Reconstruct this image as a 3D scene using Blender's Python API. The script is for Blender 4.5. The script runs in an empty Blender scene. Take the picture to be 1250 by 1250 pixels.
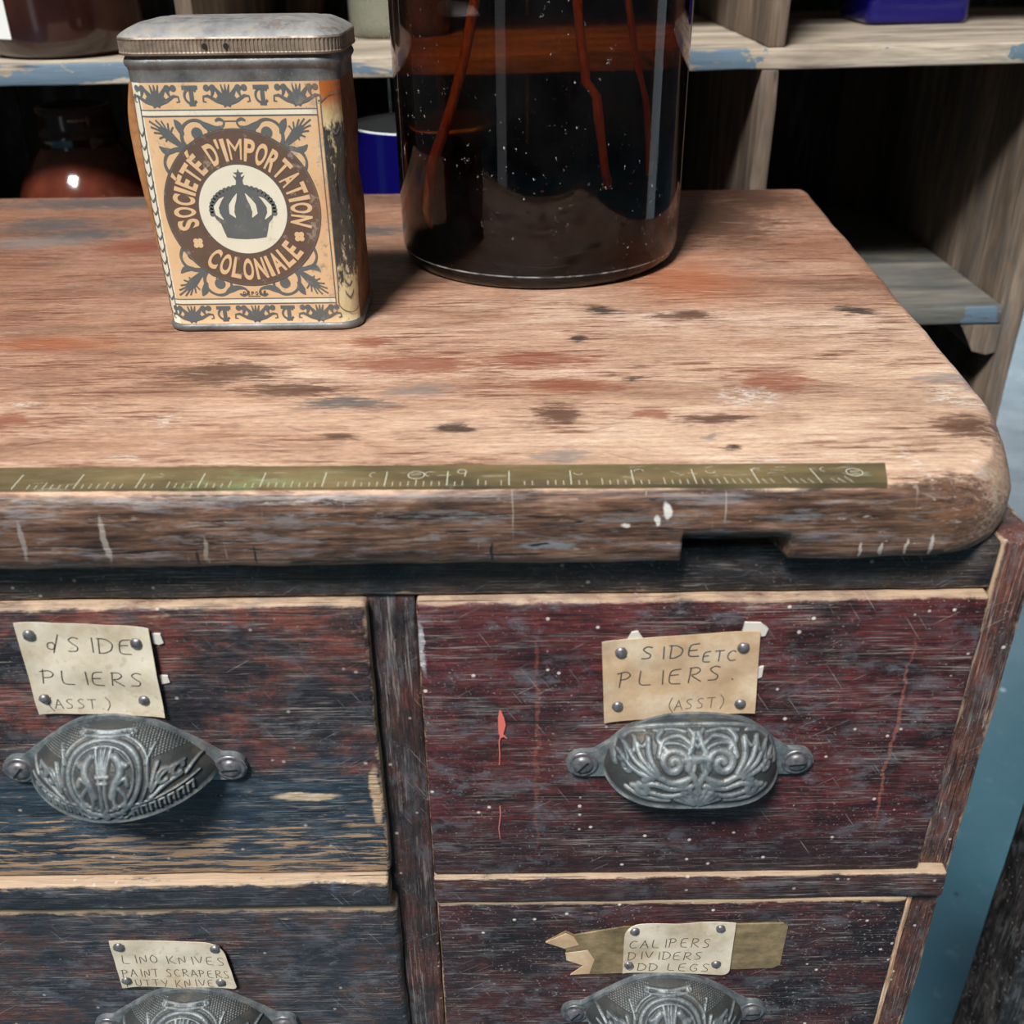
import bpy, bmesh, math, random
import numpy as np
from mathutils import Vector, Matrix, noise as mnoise
R_ = math.radians
scene = bpy.context.scene
COL = scene.collection

# ------------------------------------------------------------------ camera
TH, RHO = R_(29.7), 0.012
fw = Vector((0, math.cos(TH), -math.sin(TH))); u0 = Vector((0, math.sin(TH), math.cos(TH))); r0 = Vector((1, 0, 0))
cr = r0 * math.cos(RHO) - u0 * math.sin(RHO); cu = r0 * math.sin(RHO) + u0 * math.cos(RHO)
cam = bpy.data.cameras.new('camera'); cam_o = bpy.data.objects.new('camera', cam); COL.objects.link(cam_o)
m = Matrix.Identity(4)
for i in range(3):
    m[i][0], m[i][1], m[i][2] = cr[i], cu[i], -fw[i]
m.translation = (0, -0.28, 0.953)
cam_o.matrix_world = m
cam.sensor_width = 36; cam.lens = 36.0; cam.clip_start = 0.01
cam.dof.use_dof = True; cam.dof.focus_distance = 0.44; cam.dof.aperture_fstop = 14.0
scene.camera = cam_o

# ------------------------------------------------------------------ world, daylight, exposure
w = bpy.data.worlds.new('world'); scene.world = w; w.use_nodes = True
bg = w.node_tree.nodes['Background']; bg.inputs[0].default_value = (0.72, 0.86, 1.0, 1); bg.inputs[1].default_value = 0.04
def area(name, loc, target, sx, sy, energy, col):
    l = bpy.data.lights.new(name, 'AREA'); l.shape = 'RECTANGLE'; l.size = sx; l.size_y = sy; l.energy = energy; l.color = col
    o = bpy.data.objects.new(name, l); COL.objects.link(o); o.location = loc
    o.rotation_euler = (Vector(target) - Vector(loc)).to_track_quat('-Z', 'Y').to_euler()
    return o
area('skylight', (-0.95, -1.95, 3.95), (0, 0.15, 0.8), 0.85, 0.7, 215, (1.0, 0.985, 0.95))
area('front_window', (-1.5, -2.3, 1.30), (0, 0.2, 0.9), 0.40, 2.5, 1.7, (0.85, 0.93, 1.0))
area('right_window', (2.4, 0.55, 1.3), (0.1, 0.25, 0.9), 0.45, 2.5, 3.0, (0.72, 0.88, 1.0))
vs = scene.view_settings; vs.view_transform = 'Standard'; vs.look = 'None'; vs.gamma = 1; vs.use_curve_mapping = False; vs.exposure = 0.28

# ------------------------------------------------------------------ node helpers
def lin(c):
    return tuple(((v / 255) / 12.92 if v / 255 <= 0.04045 else ((v / 255 + 0.055) / 1.055) ** 2.4) for v in c) + (1,)
class Mat:
    def __init__(s, name):
        s.m = bpy.data.materials.new(name); s.m.use_nodes = True; s.t = s.m.node_tree
        s.t.nodes.clear(); s.out = s.n('ShaderNodeOutputMaterial'); s.co = s.n('ShaderNodeTexCoord').outputs['Object']
    def n(s, k, **p):
        nd = s.t.nodes.new(k)
        for a, b in p.items(): setattr(nd, a, b)
        return nd
    def put(s, sock, v):
        if hasattr(v, 'is_output'): s.t.links.new(v, sock)
        elif isinstance(v, tuple) and len(v) == 3 and sock.type == 'RGBA': sock.default_value = lin(v)
        else: sock.default_value = v
    def map(s, scale, loc=(0, 0, 0), vec=None, rot=(0, 0, 0)):
        nd = s.n('ShaderNodeMapping'); s.put(nd.inputs['Vector'], vec or s.co)
        nd.inputs['Scale'].default_value = scale; nd.inputs['Location'].default_value = loc; nd.inputs['Rotation'].default_value = rot
        return nd.outputs[0]
    def noise(s, vec, detail=4, rough=0.6, dist=0.0, col=False, scale=1.0):
        nd = s.n('ShaderNodeTexNoise'); s.put(nd.inputs['Vector'], vec); nd.inputs['Scale'].default_value = scale
        nd.inputs['Detail'].default_value = detail; nd.inputs['Roughness'].default_value = rough; nd.inputs['Distortion'].default_value = dist
        return nd.outputs[1 if col else 0]
    def voro(s, vec, out='Distance', feat='F1'):
        nd = s.n('ShaderNodeTexVoronoi', feature=feat); s.put(nd.inputs['Vector'], vec); nd.inputs['Scale'].default_value = 1
        return nd.outputs[out]
    def ramp(s, f, stops):
        nd = s.n('ShaderNodeValToRGB'); s.put(nd.inputs[0], f); e = nd.color_ramp.elements
        while len(e) < len(stops): e.new(0.5)
        for el, (p, c) in zip(e, stops):
            el.position = p; el.color = lin(c) if isinstance(c, tuple) else (c, c, c, 1)
        return nd.outputs[0]
    def mix(s, f, a, b, mode='MIX'):
        nd = s.n('ShaderNodeMix', data_type='RGBA', blend_type=mode); s.put(nd.inputs[0], f); s.put(nd.inputs[6], a); s.put(nd.inputs[7], b)
        return nd.outputs[2]
    def math(s, op, a, b=0.0, clamp=False):
        nd = s.n('ShaderNodeMath', operation=op); nd.use_clamp = clamp; s.put(nd.inputs[0], a); s.put(nd.inputs[1], b)
        return nd.outputs[0]
    def mr(s, v, a, b, c=0.0, d=1.0, smooth=True):
        nd = s.n('ShaderNodeMapRange', interpolation_type='SMOOTHSTEP' if smooth else 'LINEAR'); s.put(nd.inputs[0], v)
        for i, q in zip((1, 2, 3, 4), (a, b, c, d)): s.put(nd.inputs[i], q)
        return nd.outputs[0]
    def vmath(s, op, a, b=None, out=0):
        nd = s.n('ShaderNodeVectorMath', operation=op); s.put(nd.inputs[0], a)
        if b is not None: s.put(nd.inputs[1], b)
        return nd.outputs[out]
    def xyz(s, v=None):
        nd = s.n('ShaderNodeSeparateXYZ'); s.put(nd.inputs[0], v or s.co); return nd.outputs
    def bump(s, h, strength=0.5, dist=0.0005, normal=None):
        nd = s.n('ShaderNodeBump'); s.put(nd.inputs['Height'], h); nd.inputs['Strength'].default_value = strength; nd.inputs['Distance'].default_value = dist
        if normal is not None: s.put(nd.inputs['Normal'], normal)
        return nd.outputs[0]
    def bsdf(s, **k):
        nd = s.n('ShaderNodeBsdfPrincipled')
        for a, v in k.items(): s.put(nd.inputs[a.replace('_', ' ')], v)
        s.t.links.new(nd.outputs[0], s.out.inputs[0]); return s.m
    def blob(s, vec, c, r):
        d = s.vmath('LENGTH', s.vmath('MULTIPLY', s.vmath('SUBTRACT', vec, c), tuple(1 / q for q in r)), out=1)
        return s.mr(d, 1.15, 0.65)
    def cone(s, vec, c, r):
        d = s.vmath('LENGTH', s.vmath('MULTIPLY', s.vmath('SUBTRACT', vec, c), tuple(1 / q for q in r)), out=1)
        return s.mr(d, 1.9, 0.0, 0.0, 1.0, False)
    def warp(s, vec, scale, amp):
        nz = s.vmath('SUBTRACT', s.noise(s.map(scale, vec=vec), 3, 0.6, col=True), (0.5, 0.5, 0.5))
        return s.vmath('ADD', vec, s.vmath('MULTIPLY', nz, amp))
def plain(name, c, rough=0.5, metal=0.0, **k):
    return Mat(name).bsdf(Base_Color=c, Roughness=rough, Metallic=metal, **k)

# ---- painted / stained, badly worn timber seen from the front
def old_wood(name, axis, pal, seed, bare=(196, 165, 135), bare_amt=0.0, bare_z=None, rect=None, edge=(0.003, 0.003, 0.003, 0.003), bluew=0.25,
             speck=0.5, rough=0.42, patch=28, palz=None, zone=None, scr=0.62, marks=(), topl=0.0):
    M = Mat(name); L = (seed * 1.37, seed * 0.71, seed * 2.13)
    def st(along, across):
        return M.map((along, across, across) if axis == 'x' else ((across, along, across) if axis == 'y' else (across, across, along)), L)
    big = M.noise(st(patch * 1.0, patch * 1.7), 9, 0.76, 0.4)
    col = M.ramp(big, pal)
    P = M.xyz()
    if palz:                                   # a second paint colour over part of the face
        z0, z1, pal2 = palz
        k = M.mr(M.math('ADD', P[2], M.math('MULTIPLY', M.math('SUBTRACT', M.noise(st(20, 90), 4, 0.6), 0.5), 0.06)), z0, z1)
        col = M.mix(k, M.ramp(M.noise(st(24, 190), 8, 0.72, 0.3), pal2), col)
    for (c, r, cc, amt) in marks:
        wv = M.warp(M.co, (90, 90, 130) if axis == 'x' else (130, 130, 90), (0.006, 0.0, 0.004))
        col = M.mix(M.math('MULTIPLY', M.blob(wv, c, r), amt), col, cc)
    g1 = M.noise(st(45, 900), 3, 0.7); g2 = M.noise(st(120, 2600), 2, 0.7)
    col = M.mix(0.55, col, M.ramp(g1, [(0.36, 0.2), (0.5, 0.5), (0.64, 0.92)]), 'OVERLAY')
    col = M.mix(0.6, col, M.ramp(g2, [(0.36, 0.18), (0.64, 0.85)]), 'OVERLAY')
    # pale hairline streaks along the grain where the finish has gone
    sm = M.math('MULTIPLY', M.ramp(M.noise(st(40, 1500), 3, 0.75), [(0.54, 0.0), (0.64, 1.0)]), M.ramp(M.noise(st(26, 80), 4, 0.65), [(0.44, 0.0), (0.58, 1.0)]))
    col = M.mix(M.math('MULTIPLY', sm, scr), col, (168, 158, 152))
    # grey-blue bloom of worn varnish
    if bluew:
        bw = M.math('MULTIPLY', M.math('MULTIPLY', M.ramp(M.noise(st(70, 150), 6, 0.75, 0.3), [(0.50, 0.0), (0.62, 1.0)]), M.ramp(M.noise(st(30, 42), 3), [(0.40, 0.1), (0.58, 1.0)])), bluew * 1.3)
        col = M.mix(bw, col, (112, 118, 126))
    # bare wood
    if bare_amt:
        f = M.noise(st(34, 460), 7, 0.72, 0.2)
        if bare_z:
            za, zb = bare_z
            f = M.math('ADD', f, M.mr(P[2], za, zb, bare_amt, -0.05))
        else:
            f = M.math('ADD', f, bare_amt - 0.1)
        bm = M.ramp(f, [(0.63, 0.0), (0.67, 1.0)])
        col = M.mix(bm, col, M.mix(g1, (150, 120, 95), bare))
    wear = None
    if rect:
        x0, x1, z0, z1 = rect; el, er, eb, et = edge
        nz = M.math('SUBTRACT', M.noise(st(70, 160), 5, 0.7), 0.45)
        def side(v, a, sgn, wd):
            d = M.math('MULTIPLY', M.math('SUBTRACT', v, a), sgn)
            return M.mr(M.math('ADD', d, M.math('MULTIPLY', nz, wd * 5)), 0.0, wd, 1.0, 0.0)
        ws = [side(P[0], x0, 1, el), side(P[0], x1, -1, er), side(P[2], z0, 1, eb), side(P[2], z1, -1, et)]
        wear = ws[0]
        for q in ws[1:]: wear = M.math('MAXIMUM', wear, q)
        col = M.mix(M.math('MULTIPLY', wear, 0.85), col, M.mix(g1, (138, 108, 82), (222, 196, 166)))
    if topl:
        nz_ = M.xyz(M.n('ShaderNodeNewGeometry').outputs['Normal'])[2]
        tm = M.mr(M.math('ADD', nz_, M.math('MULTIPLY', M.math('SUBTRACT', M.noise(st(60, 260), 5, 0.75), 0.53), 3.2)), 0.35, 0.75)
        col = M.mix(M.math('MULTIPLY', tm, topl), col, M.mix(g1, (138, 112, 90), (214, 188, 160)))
    # small pale specks and dents
    if speck:
        vd = M.voro(M.map((230, 230, 230), L)); vc = M.voro(M.map((230, 230, 230), L), 'Color')
        sp = M.math('MULTIPLY', M.mr(vd, 0.22, 0.10), M.math('GREATER_THAN', M.xyz(vc)[0], 0.9))
        col = M.mix(M.math('MULTIPLY', sp, speck), col, (214, 205, 196))
        fine = M.math('MULTIPLY', M.ramp(M.noise(M.map((800, 800, 900), L), 2, 0.6), [(0.63, 0.0), (0.70, 1.0)]), M.ramp(M.noise(M.map((40, 40, 40), L), 3), [(0.4, 0.2), (0.6, 1.0)]))
        col = M.mix(M.math('MULTIPLY', fine, 0.6 * speck), col, (178, 170, 168))
    # wandering scratches and cracks
    def dash(rot, sd):
        f = M.noise(M.map((38, 38, 1300) if axis == 'x' else (1300, 38, 38), (sd, 3, 1), vec=M.map((1, 0, 1), rot=(0, rot, 0))), 1, 0.5)
        return M.math('MULTIPLY', M.ramp(f, [(0.69, 0.0), (0.73, 1.0)]), M.ramp(M.noise(M.map((60, 60, 60), (sd, 8, 2)), 2), [(0.50, 0.0), (0.58, 1.0)]))
    sc = M.math('MAXIMUM', dash(0.55, seed), dash(-1.0, seed + 5.3))
    col = M.mix(M.math('MULTIPLY', sc, 0.4), col, (176, 170, 166))
    ck = M.math('MULTIPLY', M.ramp(M.noise(st(14, 700), 2, 0.6), [(0.66, 0.0), (0.7, 1.0)]), 0.85)
    col = M.mix(ck, col, (16, 14, 16))
    h = M.math('ADD', M.math('MULTIPLY', g1, 0.7), M.math('MULTIPLY', big, 0.5)); h = M.math('SUBTRACT', h, M.math('MULTIPLY', ck, 0.8))
    return M.bsdf(Base_Color=col, Roughness=M.ramp(g1, [(0.3, rough), (0.7, min(1, rough + 0.25))]), Normal=M.bump(h, 0.7, 0.0009))

# ------------------------------------------------------------------ mesh helpers
class MB:
    def __init__(s): s.v, s.f, s.m, s.sm = [], [], [], []
    def add(s, vs, fs, mi=0, smooth=True):
        b = len(s.v); s.v += [tuple(q) for q in vs]
        for f in fs: s.f.append(tuple(i + b for i in f)); s.m.append(mi); s.sm.append(smooth)
    def grid(s, P, mi=0, closed_u=False, closed_v=False, smooth=True):
        nu, nv = len(P), len(P[0]); vs = [p for r in P for p in r]; fs = []
        for i in range(nu if closed_u else nu - 1):
            for j in range(nv if closed_v else nv - 1):
                i2, j2 = (i + 1) % nu, (j + 1) % nv
                fs.append((i * nv + j, i * nv + j2, i2 * nv + j2, i2 * nv + j))
        s.add(vs, fs, mi, smooth)
    def lathe(s, c, prof, mi=0, seg=64, cap0=True, cap1=True, axis='z', smooth=True):
        P = []
        for r, h in prof:
            row = []
            for k in range(seg):
                a = 2 * math.pi * k / seg; x, y = r * math.cos(a), r * math.sin(a)
                row.append((c[0] + x, c[1] + y, c[2] + h) if axis == 'z' else (c[0] + x, c[1] - h, c[2] + y))
            P.append(row)
        s.grid(P, mi, closed_v=True, smooth=smooth)
        if cap0: s.add(P[0], [tuple(range(seg))[::-1]], mi, False)
        if cap1: s.add(P[-1], [tuple(range(seg))], mi, False)
    def tube(s, pts, rad, mi=0, seg=10):
        pts = [Vector(p) for p in pts]; rads = rad if isinstance(rad, (list, tuple)) else [rad] * len(pts); P = []
        for i, p in enumerate(pts):
            t = (pts[min(i + 1, len(pts) - 1)] - pts[max(i - 1, 0)]).normalized()
            a = t.cross(Vector((0, 1, 0.01))).normalized(); b = t.cross(a)
            P.append([p + (a * math.cos(2 * math.pi * k / seg) + b * math.sin(2 * math.pi * k / seg)) * rads[i] for k in range(seg)])
        s.grid(P, mi, closed_v=True); s.add(P[0], [tuple(range(seg))], mi); s.add(P[-1], [tuple(range(seg))[::-1]], mi)
    def prism_y(s, poly, y0, y1, mi=0):        # polygon in x,z pushed along y
        n = len(poly); A = [(x, y0, z) for x, z in poly]; B = [(x, y1, z) for x, z in poly]
        s.add(A + B, [tuple(range(n)), tuple(range(n, 2 * n))[::-1]] + [(i, i + n, (i + 1) % n + n, (i + 1) % n) for i in range(n)], mi, False)
    def build(s, name, mats, parent=None, fix=True):
        me = bpy.data.meshes.new(name); me.from_pydata(s.v, [], s.f); mats = mats if isinstance(mats, (list, tuple)) else [mats]
        for q in mats: me.materials.append(q)
        me.polygons.foreach_set('material_index', s.m); me.polygons.foreach_set('use_smooth', s.sm); me.update()
        if fix:
            b = bmesh.new(); b.from_mesh(me); bmesh.ops.remove_doubles(b, verts=b.verts, dist=1e-6); bmesh.ops.recalc_face_normals(b, faces=b.faces); b.to_mesh(me); b.free()
        return link(name, me, parent)
def link(name, me, parent=None):
    o = bpy.data.objects.new(name, me); COL.objects.link(o)
    if parent is not None:
        o.parent = parent
        o.matrix_parent_inverse = Matrix.Translation(-parent.location)
    return o
def thing(name, label, cat, loc, group=None):
    o = bpy.data.objects.new(name, None); COL.objects.link(o); o.location = loc; o.empty_display_size = 0.02
    return tag(o, label, cat, group)
def tag(o, label=None, cat=None, group=None, kind=None):
    for k, v in (('label', label), ('category', cat), ('group', group), ('kind', kind)):
        if v: o[k] = v
    return o
def slab(name, x0, x1, y0, y1, z0, z1, mat, parent=None, bev=0.0015, wob=0.0006, step=0.012, seg=2, tilt=None, seed=0):
    b = bmesh.new(); bmesh.ops.create_cube(b, size=1)
    for v in b.verts: v.co = Vector(((x0 + x1) / 2 + v.co.x * (x1 - x0), (y0 + y1) / 2 + v.co.y * (y1 - y0), (z0 + z1) / 2 + v.co.z * (z1 - z0)))
    edges = [e for e in b.edges]
    bmesh.ops.bevel(b, geom=edges, offset=bev, segments=seg, affect='EDGES', profile=0.5)
    for ax, lo, hi in ((0, x0, x1), (1, y0, y1), (2, z0, z1)):
        n = int((hi - lo) / step)
        for i in range(1, min(n, 60)):
            nrm = [0, 0, 0]; nrm[ax] = 1; co = [0, 0, 0]; co[ax] = lo + (hi - lo) * i / n
            bmesh.ops.bisect_plane(b, geom=b.verts[:] + b.edges[:] + b.faces[:], plane_co=co, plane_no=nrm, dist=1e-6)
    if wob:
        for v in b.verts:
            q = mnoise.noise_vector(Vector(v.co) * 45 + Vector((seed * 7.1, 0, 0))); v.co += q * wob
    if tilt:
        for v in b.verts: v.co = tilt(v.co)
    for f in b.faces: f.smooth = True
    me = bpy.data.meshes.new(name); b.to_mesh(me); b.free(); me.materials.append(mat)
    return link(name, me, parent)

# ------------------------------------------------------------------ setting: floor and far wall
M = Mat('painted_floor'); P = M.co
fc = M.ramp(M.noise(M.map((3, 3, 3)), 5, 0.6), [(0.3, (46, 86, 103)), (0.7, (62, 104, 119))])
fc = M.mix(M.math('MULTIPLY', M.ramp(M.noise(M.map((40, 40, 40)), 4, 0.7), [(0.6, 0.0), (0.75, 1.0)]), 0.35), fc, (130, 155, 165))
vd = M.voro(M.map((28, 28, 28))); vc = M.xyz(M.voro(M.map((28, 28, 28)), 'Color'))
fc = M.mix(M.math('MULTIPLY', M.mr(vd, 0.15, 0.09), M.math('GREATER_THAN', vc[0], 0.86)), fc, (35, 45, 55))
fc = M.mix(M.math('MULTIPLY', M.mr(vd, 0.16, 0.06), M.math('LESS_THAN', vc[1], 0.12)), fc, (150, 175, 182))
MF = M.bsdf(Base_Color=fc, Roughness=M.ramp(M.noise(M.map((9, 9, 9)), 4), [(0.3, 0.28), (0.7, 0.42)]), Normal=M.bump(M.noise(M.map((60, 60, 60)), 3), 0.15, 0.002))
b = MB(); b.add([(-4, -4, 0), (5, -4, 0), (5, 4.0, 0), (-4, 4.0, 0)], [(0, 1, 2, 3)], 0, False); b.add([(-4, -4, -.05), (5, -4, -.05), (5, 4.0, -.05), (-4, 4.0, -.05)], [(3, 2, 1, 0)], 0, False)
tag(b.build('floor', MF), kind='structure')
M = Mat('limewash'); MW = M.bsdf(Base_Color=M.ramp(M.noise(M.map((2, 2, 2)), 5), [(0.3, (176, 186, 190)), (0.7, (205, 212, 214))]), Roughness=0.9)
b = MB(); b.prism_y([(-4, 0), (5, 0), (5, 3.4), (-4, 3.4)], 4.0, 4.1); tag(b.build('wall_back', MW), kind='structure')

b = MB(); b.prism_y([(0.9, 0.5), (2.7, 0.5), (2.7, 2.3), (0.9, 2.3)], 3.985, 3.995, 0)  # unseen glowing pane added for its pale reflection on the far floor
for x in (0.9, 1.5, 2.1, 2.7): b.prism_y([(x - 0.025, 0.5), (x + 0.025, 0.5), (x + 0.025, 2.3), (x - 0.025, 2.3)], 3.955, 3.984, 1)
for z in (0.5, 1.4, 2.3): b.prism_y([(0.875, z - 0.025), (2.725, z - 0.025), (2.725, z + 0.025), (0.875, z + 0.025)], 3.955, 3.984, 1)
M = Mat('glowing_pane'); em = M.n('ShaderNodeEmission'); em.inputs[0].default_value = (0.82, 0.92, 1.0, 1); em.inputs[1].default_value = 4.0; M.t.links.new(em.outputs[0], M.out.inputs[0])
tag(b.build('unseen_window_1', [M.m, plain('white_frame', (214, 216, 214), 0.5)], fix=False), kind='structure')

# ------------------------------------------------------------------ the bench cabinet
cab = thing('tool_drawer_cabinet', 'worn wooden tool cabinet with labelled drawers under a scarred plank top', 'cabinet', (0, 0.2, 0))
DARK = [(0.30, (20, 19, 24)), (0.45, (48, 40, 42)), (0.56, (78, 58, 50)), (0.7, (100, 84, 76))]
MAROON = [(0.32, (20, 14, 18)), (0.44, (54, 26, 29)), (0.54, (88, 38, 39)), (0.62, (74, 46, 47)), (0.72, (66, 66, 72))]

# -- table top
M = Mat('worn_top')
P = M.xyz()
st = lambda a, c, L=(0, 0, 0): M.map((a, c, c), L)
bigp = M.noise(st(7, 22), 5, 0.6, 0.5)
top = M.ramp(bigp, [(0.32, (140, 104, 84)), (0.44, (176, 138, 114)), (0.55, (196, 160, 136)), (0.68, (216, 186, 164))])
# light falloff put into the colour: pale near the front, darker-stained towards the back
pale = M.mr(M.math('ADD', M.math('SUBTRACT', M.math('MULTIPLY', P[0], 0.45), P[1]), M.math('MULTIPLY', M.math('SUBTRACT', M.noise(st(10, 26, (6, 1, 2)), 4, 0.6), 0.5), 0.16)), -0.12, 0.06)
top = M.mix(M.math('MULTIPLY', pale, 0.5), top, (222, 192, 166))
back = M.mr(M.math('ADD', M.math('ADD', P[1], M.math('MULTIPLY', M.math('MINIMUM', P[0], 0.0), -0.45)), M.math('MULTIPLY', M.math('SUBTRACT', M.noise(st(8, 16, (3, 1, 2)), 4, 0.6), 0.5), 0.34)), 0.10, 0.36)
top = M.mix(M.math('MULTIPLY', back, 0.75), top, M.ramp(M.noise(st(9, 34, (5, 2, 1)), 5, 0.65), [(0.32, (84, 66, 58)), (0.5, (138, 92, 70)), (0.68, (160, 116, 92))]))
g1 = M.noise(st(34, 420), 5, 0.74); g2 = M.noise(st(260, 1500), 3, 0.75)
top = M.mix(0.5, top, M.ramp(g1, [(0.34, 0.2), (0.5, 0.5), (0.66, 0.82)]), 'OVERLAY')
top = M.mix(0.45, top, M.ramp(g2, [(0.36, 0.22), (0.64, 0.8)]), 'OVERLAY')
stn = M.math('MULTIPLY', M.ramp(M.noise(st(34, 420, (1, 7, 3)), 6, 0.75, 0.3), [(0.50, 0.0), (0.58, 1.0)]), M.ramp(M.noise(st(16, 46, (8, 1, 4)), 4, 0.65), [(0.44, 0.0), (0.56, 1.0)]))
top = M.mix(M.math('MULTIPLY', stn, 0.85), top, (104, 60, 43))
wv = M.warp(M.co, (50, 130, 50), (0.022, 0.008, 0))
rag = M.math('MULTIPLY', M.math('SUBTRACT', M.noise(st(90, 640, (2, 6, 9)), 8, 0.8), 0.5), 2.8)
brk = M.ramp(M.noise(st(110, 480, (2, 2, 9)), 5, 0.72), [(0.36, 0.25), (0.50, 1.0)])
BL = [(0.0425, 0.174, 0.0082, 0.005, 'K'), (0.0299, 0.1367, 0.0035, 0.0051, 'K'), (-0.0199, 0.0488, 0.0064, 0.0045, 'K'), (-0.0603, 0.0426, 0.0063, 0.0033, 'B'), (0.0781, 0.1658, 0.0129, 0.0058, 'B'),
 (0.1585, 0.1697, 0.0066, 0.0071, 'K'), (0.0476, 0.093, 0.0029, 0.0025, 'K'), (0.1011, 0.0888, 0.0126, 0.0101, 'R'), (0.0733, 0.0538, 0.0116, 0.004, 'B'), (0.0884, 0.0717, 0.0106, 0.0083, 'W'),
 (0.165, 0.0694, 0.0075, 0.0092, 'W'), (0.1684, 0.0883, 0.0094, 0.005, 'G'), (0.132, 0.0174, 0.0009, 0.0143, 'W'), (0.1516, 0.0157, 0.0032, 0.0035, 'W'), (0.0524, 0.0579, 0.0059, 0.0043, 'R'),
 (0.0179, 0.0589, 0.0074, 0.0088, 'B'), (0.0678, 0.039, 0.0017, 0.0033, 'G'), (0.0734, 0.0312, 0.0028, 0.0025, 'K'), (0.0831, 0.0209, 0.0048, 0.0014, 'W'), (0.0164, 0.0265, 0.0082, 0.005, 'G'),
 (0.0893, 0.2214, 0.0325, 0.0521, 'O'), (0.1265, 0.3347, 0.029, 0.0522, 'B'), (0.1592, 0.3972, 0.0262, 0.0362, 'B'), (-0.275, 0.3461, 0.0277, 0.0164, 'T'), (-0.2479, 0.3201, 0.0218, 0.0133, 'T'),
 (-0.2066, 0.2919, 0.0209, 0.0158, 'R'), (-0.2707, 0.3033, 0.0284, 0.0108, 'G'), (-0.1134, 0.1032, 0.0197, 0.0115, 'B'), (-0.0833, 0.0847, 0.0189, 0.0072, 'B'), (-0.0605, 0.0716, 0.0153, 0.0054, 'T'),
 (-0.0604, 0.1367, 0.0088, 0.0061, 'R'), (-0.0765, 0.3214, 0.0144, 0.0114, 'T'), (-0.0348, 0.0832, 0.011, 0.0055, 'G'), (-0.125, 0.0574, 0.003, 0.0045, 'W'), (-0.1293, 0.0286, 0.0033, 0.0025, 'W'),
 (-0.18, 0.0736, 0.0056, 0.0023, 'W'), (-0.1824, 0.0604, 0.0075, 0.0059, 'R'), (-0.04, 0.1096, 0.0265, 0.0119, 'R'), (0.0091, 0.1125, 0.0233, 0.0093, 'R'), (0.0242, 0.0863, 0.0189, 0.0066, 'R'),
 (-0.1977, 0.1384, 0.0284, 0.0103, 'O'), (0.1829, 0.0813, 0.0092, 0.0114, 'G'), (0.1594, 0.0451, 0.0113, 0.0096, 'B'), (0.14, 0.002, 0.017, 0.008, 'B'), (0.04, 0.405, 0.12, 0.02, 'B'), (-0.25, 0.40, 0.08, 0.016, 'T')]
acc = {}
for (bx, by, rx, ry, k) in BL:
    q = M.cone(wv, (bx, by, 0.8), (rx * 1.15, ry * 1.05, 0.05)); acc[k] = q if k not in acc else M.math('MAXIMUM', acc[k], q)
for k, cc, amt, br in (('O', (176, 100, 62), 0.6, 0), ('R', (136, 74, 54), 0.75, 1), ('B', (84, 56, 43), 0.88, 1), ('T', (78, 82, 84), 0.8, 1), ('G', (128, 122, 120), 0.7, 1), ('K', (48, 42, 42), 0.9, 1), ('W', (226, 218, 210), 0.7, 2)):
    f = M.math('MULTIPLY', M.mr(M.math('ADD', acc[k], M.math('MULTIPLY', rag, 1.0 if br else 0.4)), 0.36, 0.72 if br else 1.0), amt)
    if br == 2: f = M.math('MULTIPLY', f, M.ramp(M.noise(st(160, 420, (5, 2, 9)), 6, 0.8), [(0.48, 0.0), (0.54, 1.0)]))
    top = M.mix(f, top, cc)
# scratches over the whole board, dark and pale
for sc_, L_, rot, cc, amt in (((30, 26, 10), (1, 2, 3), 0.5, (84, 58, 48), 0.6), ((44, 18, 10), (7, 2, 5), -0.4, (70, 50, 44), 0.55), ((26, 40, 10), (4, 9, 1), 0.2, (232, 214, 198), 0.5)):
    cr_ = M.noise(M.map((26, 800, 1), L_, vec=M.map((1, 1, 0), rot=(0, 0, rot))), 1, 0.5)
    f = M.math('MULTIPLY', M.ramp(cr_, [(0.70, 0.0), (0.74, 1.0)]), M.ramp(M.noise(M.map((46, 46, 46), L_), 2), [(0.46, 0.0), (0.54, 1.0)]))
    top = M.mix(M.math('MULTIPLY', f, amt), top, cc)
wf = M.math('MULTIPLY', M.ramp(M.noise(st(60, 380, (3, 5, 7)), 5, 0.75), [(0.66, 0.0), (0.72, 1.0)]), 0.6)
top = M.mix(wf, top, (222, 210, 202))
# edges: darker, dirtier end of the board, scuffed
edg = M.ramp(M.noise(st(30, 160, (2, 4, 6)), 7, 0.72, 0.3), [(0.34, (34, 26, 24)), (0.46, (78, 56, 44)), (0.56, (104, 76, 60)), (0.68, (128, 104, 88))])
eg = M.noise(st(40, 900, (1, 1, 1)), 3, 0.72)
edg = M.mix(0.75, edg, M.ramp(eg, [(0.36, 0.12), (0.5, 0.5), (0.62, 0.95)]), 'OVERLAY')
ebl = M.math('MULTIPLY', M.ramp(M.noise(st(34, 260, (9, 1, 2)), 6, 0.75, 0.3), [(0.52, 0.0), (0.62, 1.0)]), 0.4)
edg = M.mix(ebl, edg, (150, 152, 156))
edk = M.math('MULTIPLY', M.ramp(M.noise(st(26, 420, (4, 4, 2)), 4, 0.7, 0.5), [(0.58, 0.0), (0.66, 1.0)]), 0.85)
edg = M.mix(edk, edg, (22, 20, 24))
vsc = M.ramp(M.noise(M.map((420, 100, 22), (1, 5, 2), rot=(0, 0.12, 0)), 3, 0.6, 0.6), [(0.66, 0.0), (0.72, 1.0)])
edg = M.mix(M.math('MULTIPLY', vsc, 0.6), edg, (176, 164, 152))
chp = M.ramp(M.noise(st(70, 330, (7, 7, 7)), 4, 0.7), [(0.63, 0.0), (0.68, 1.0)])
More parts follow.
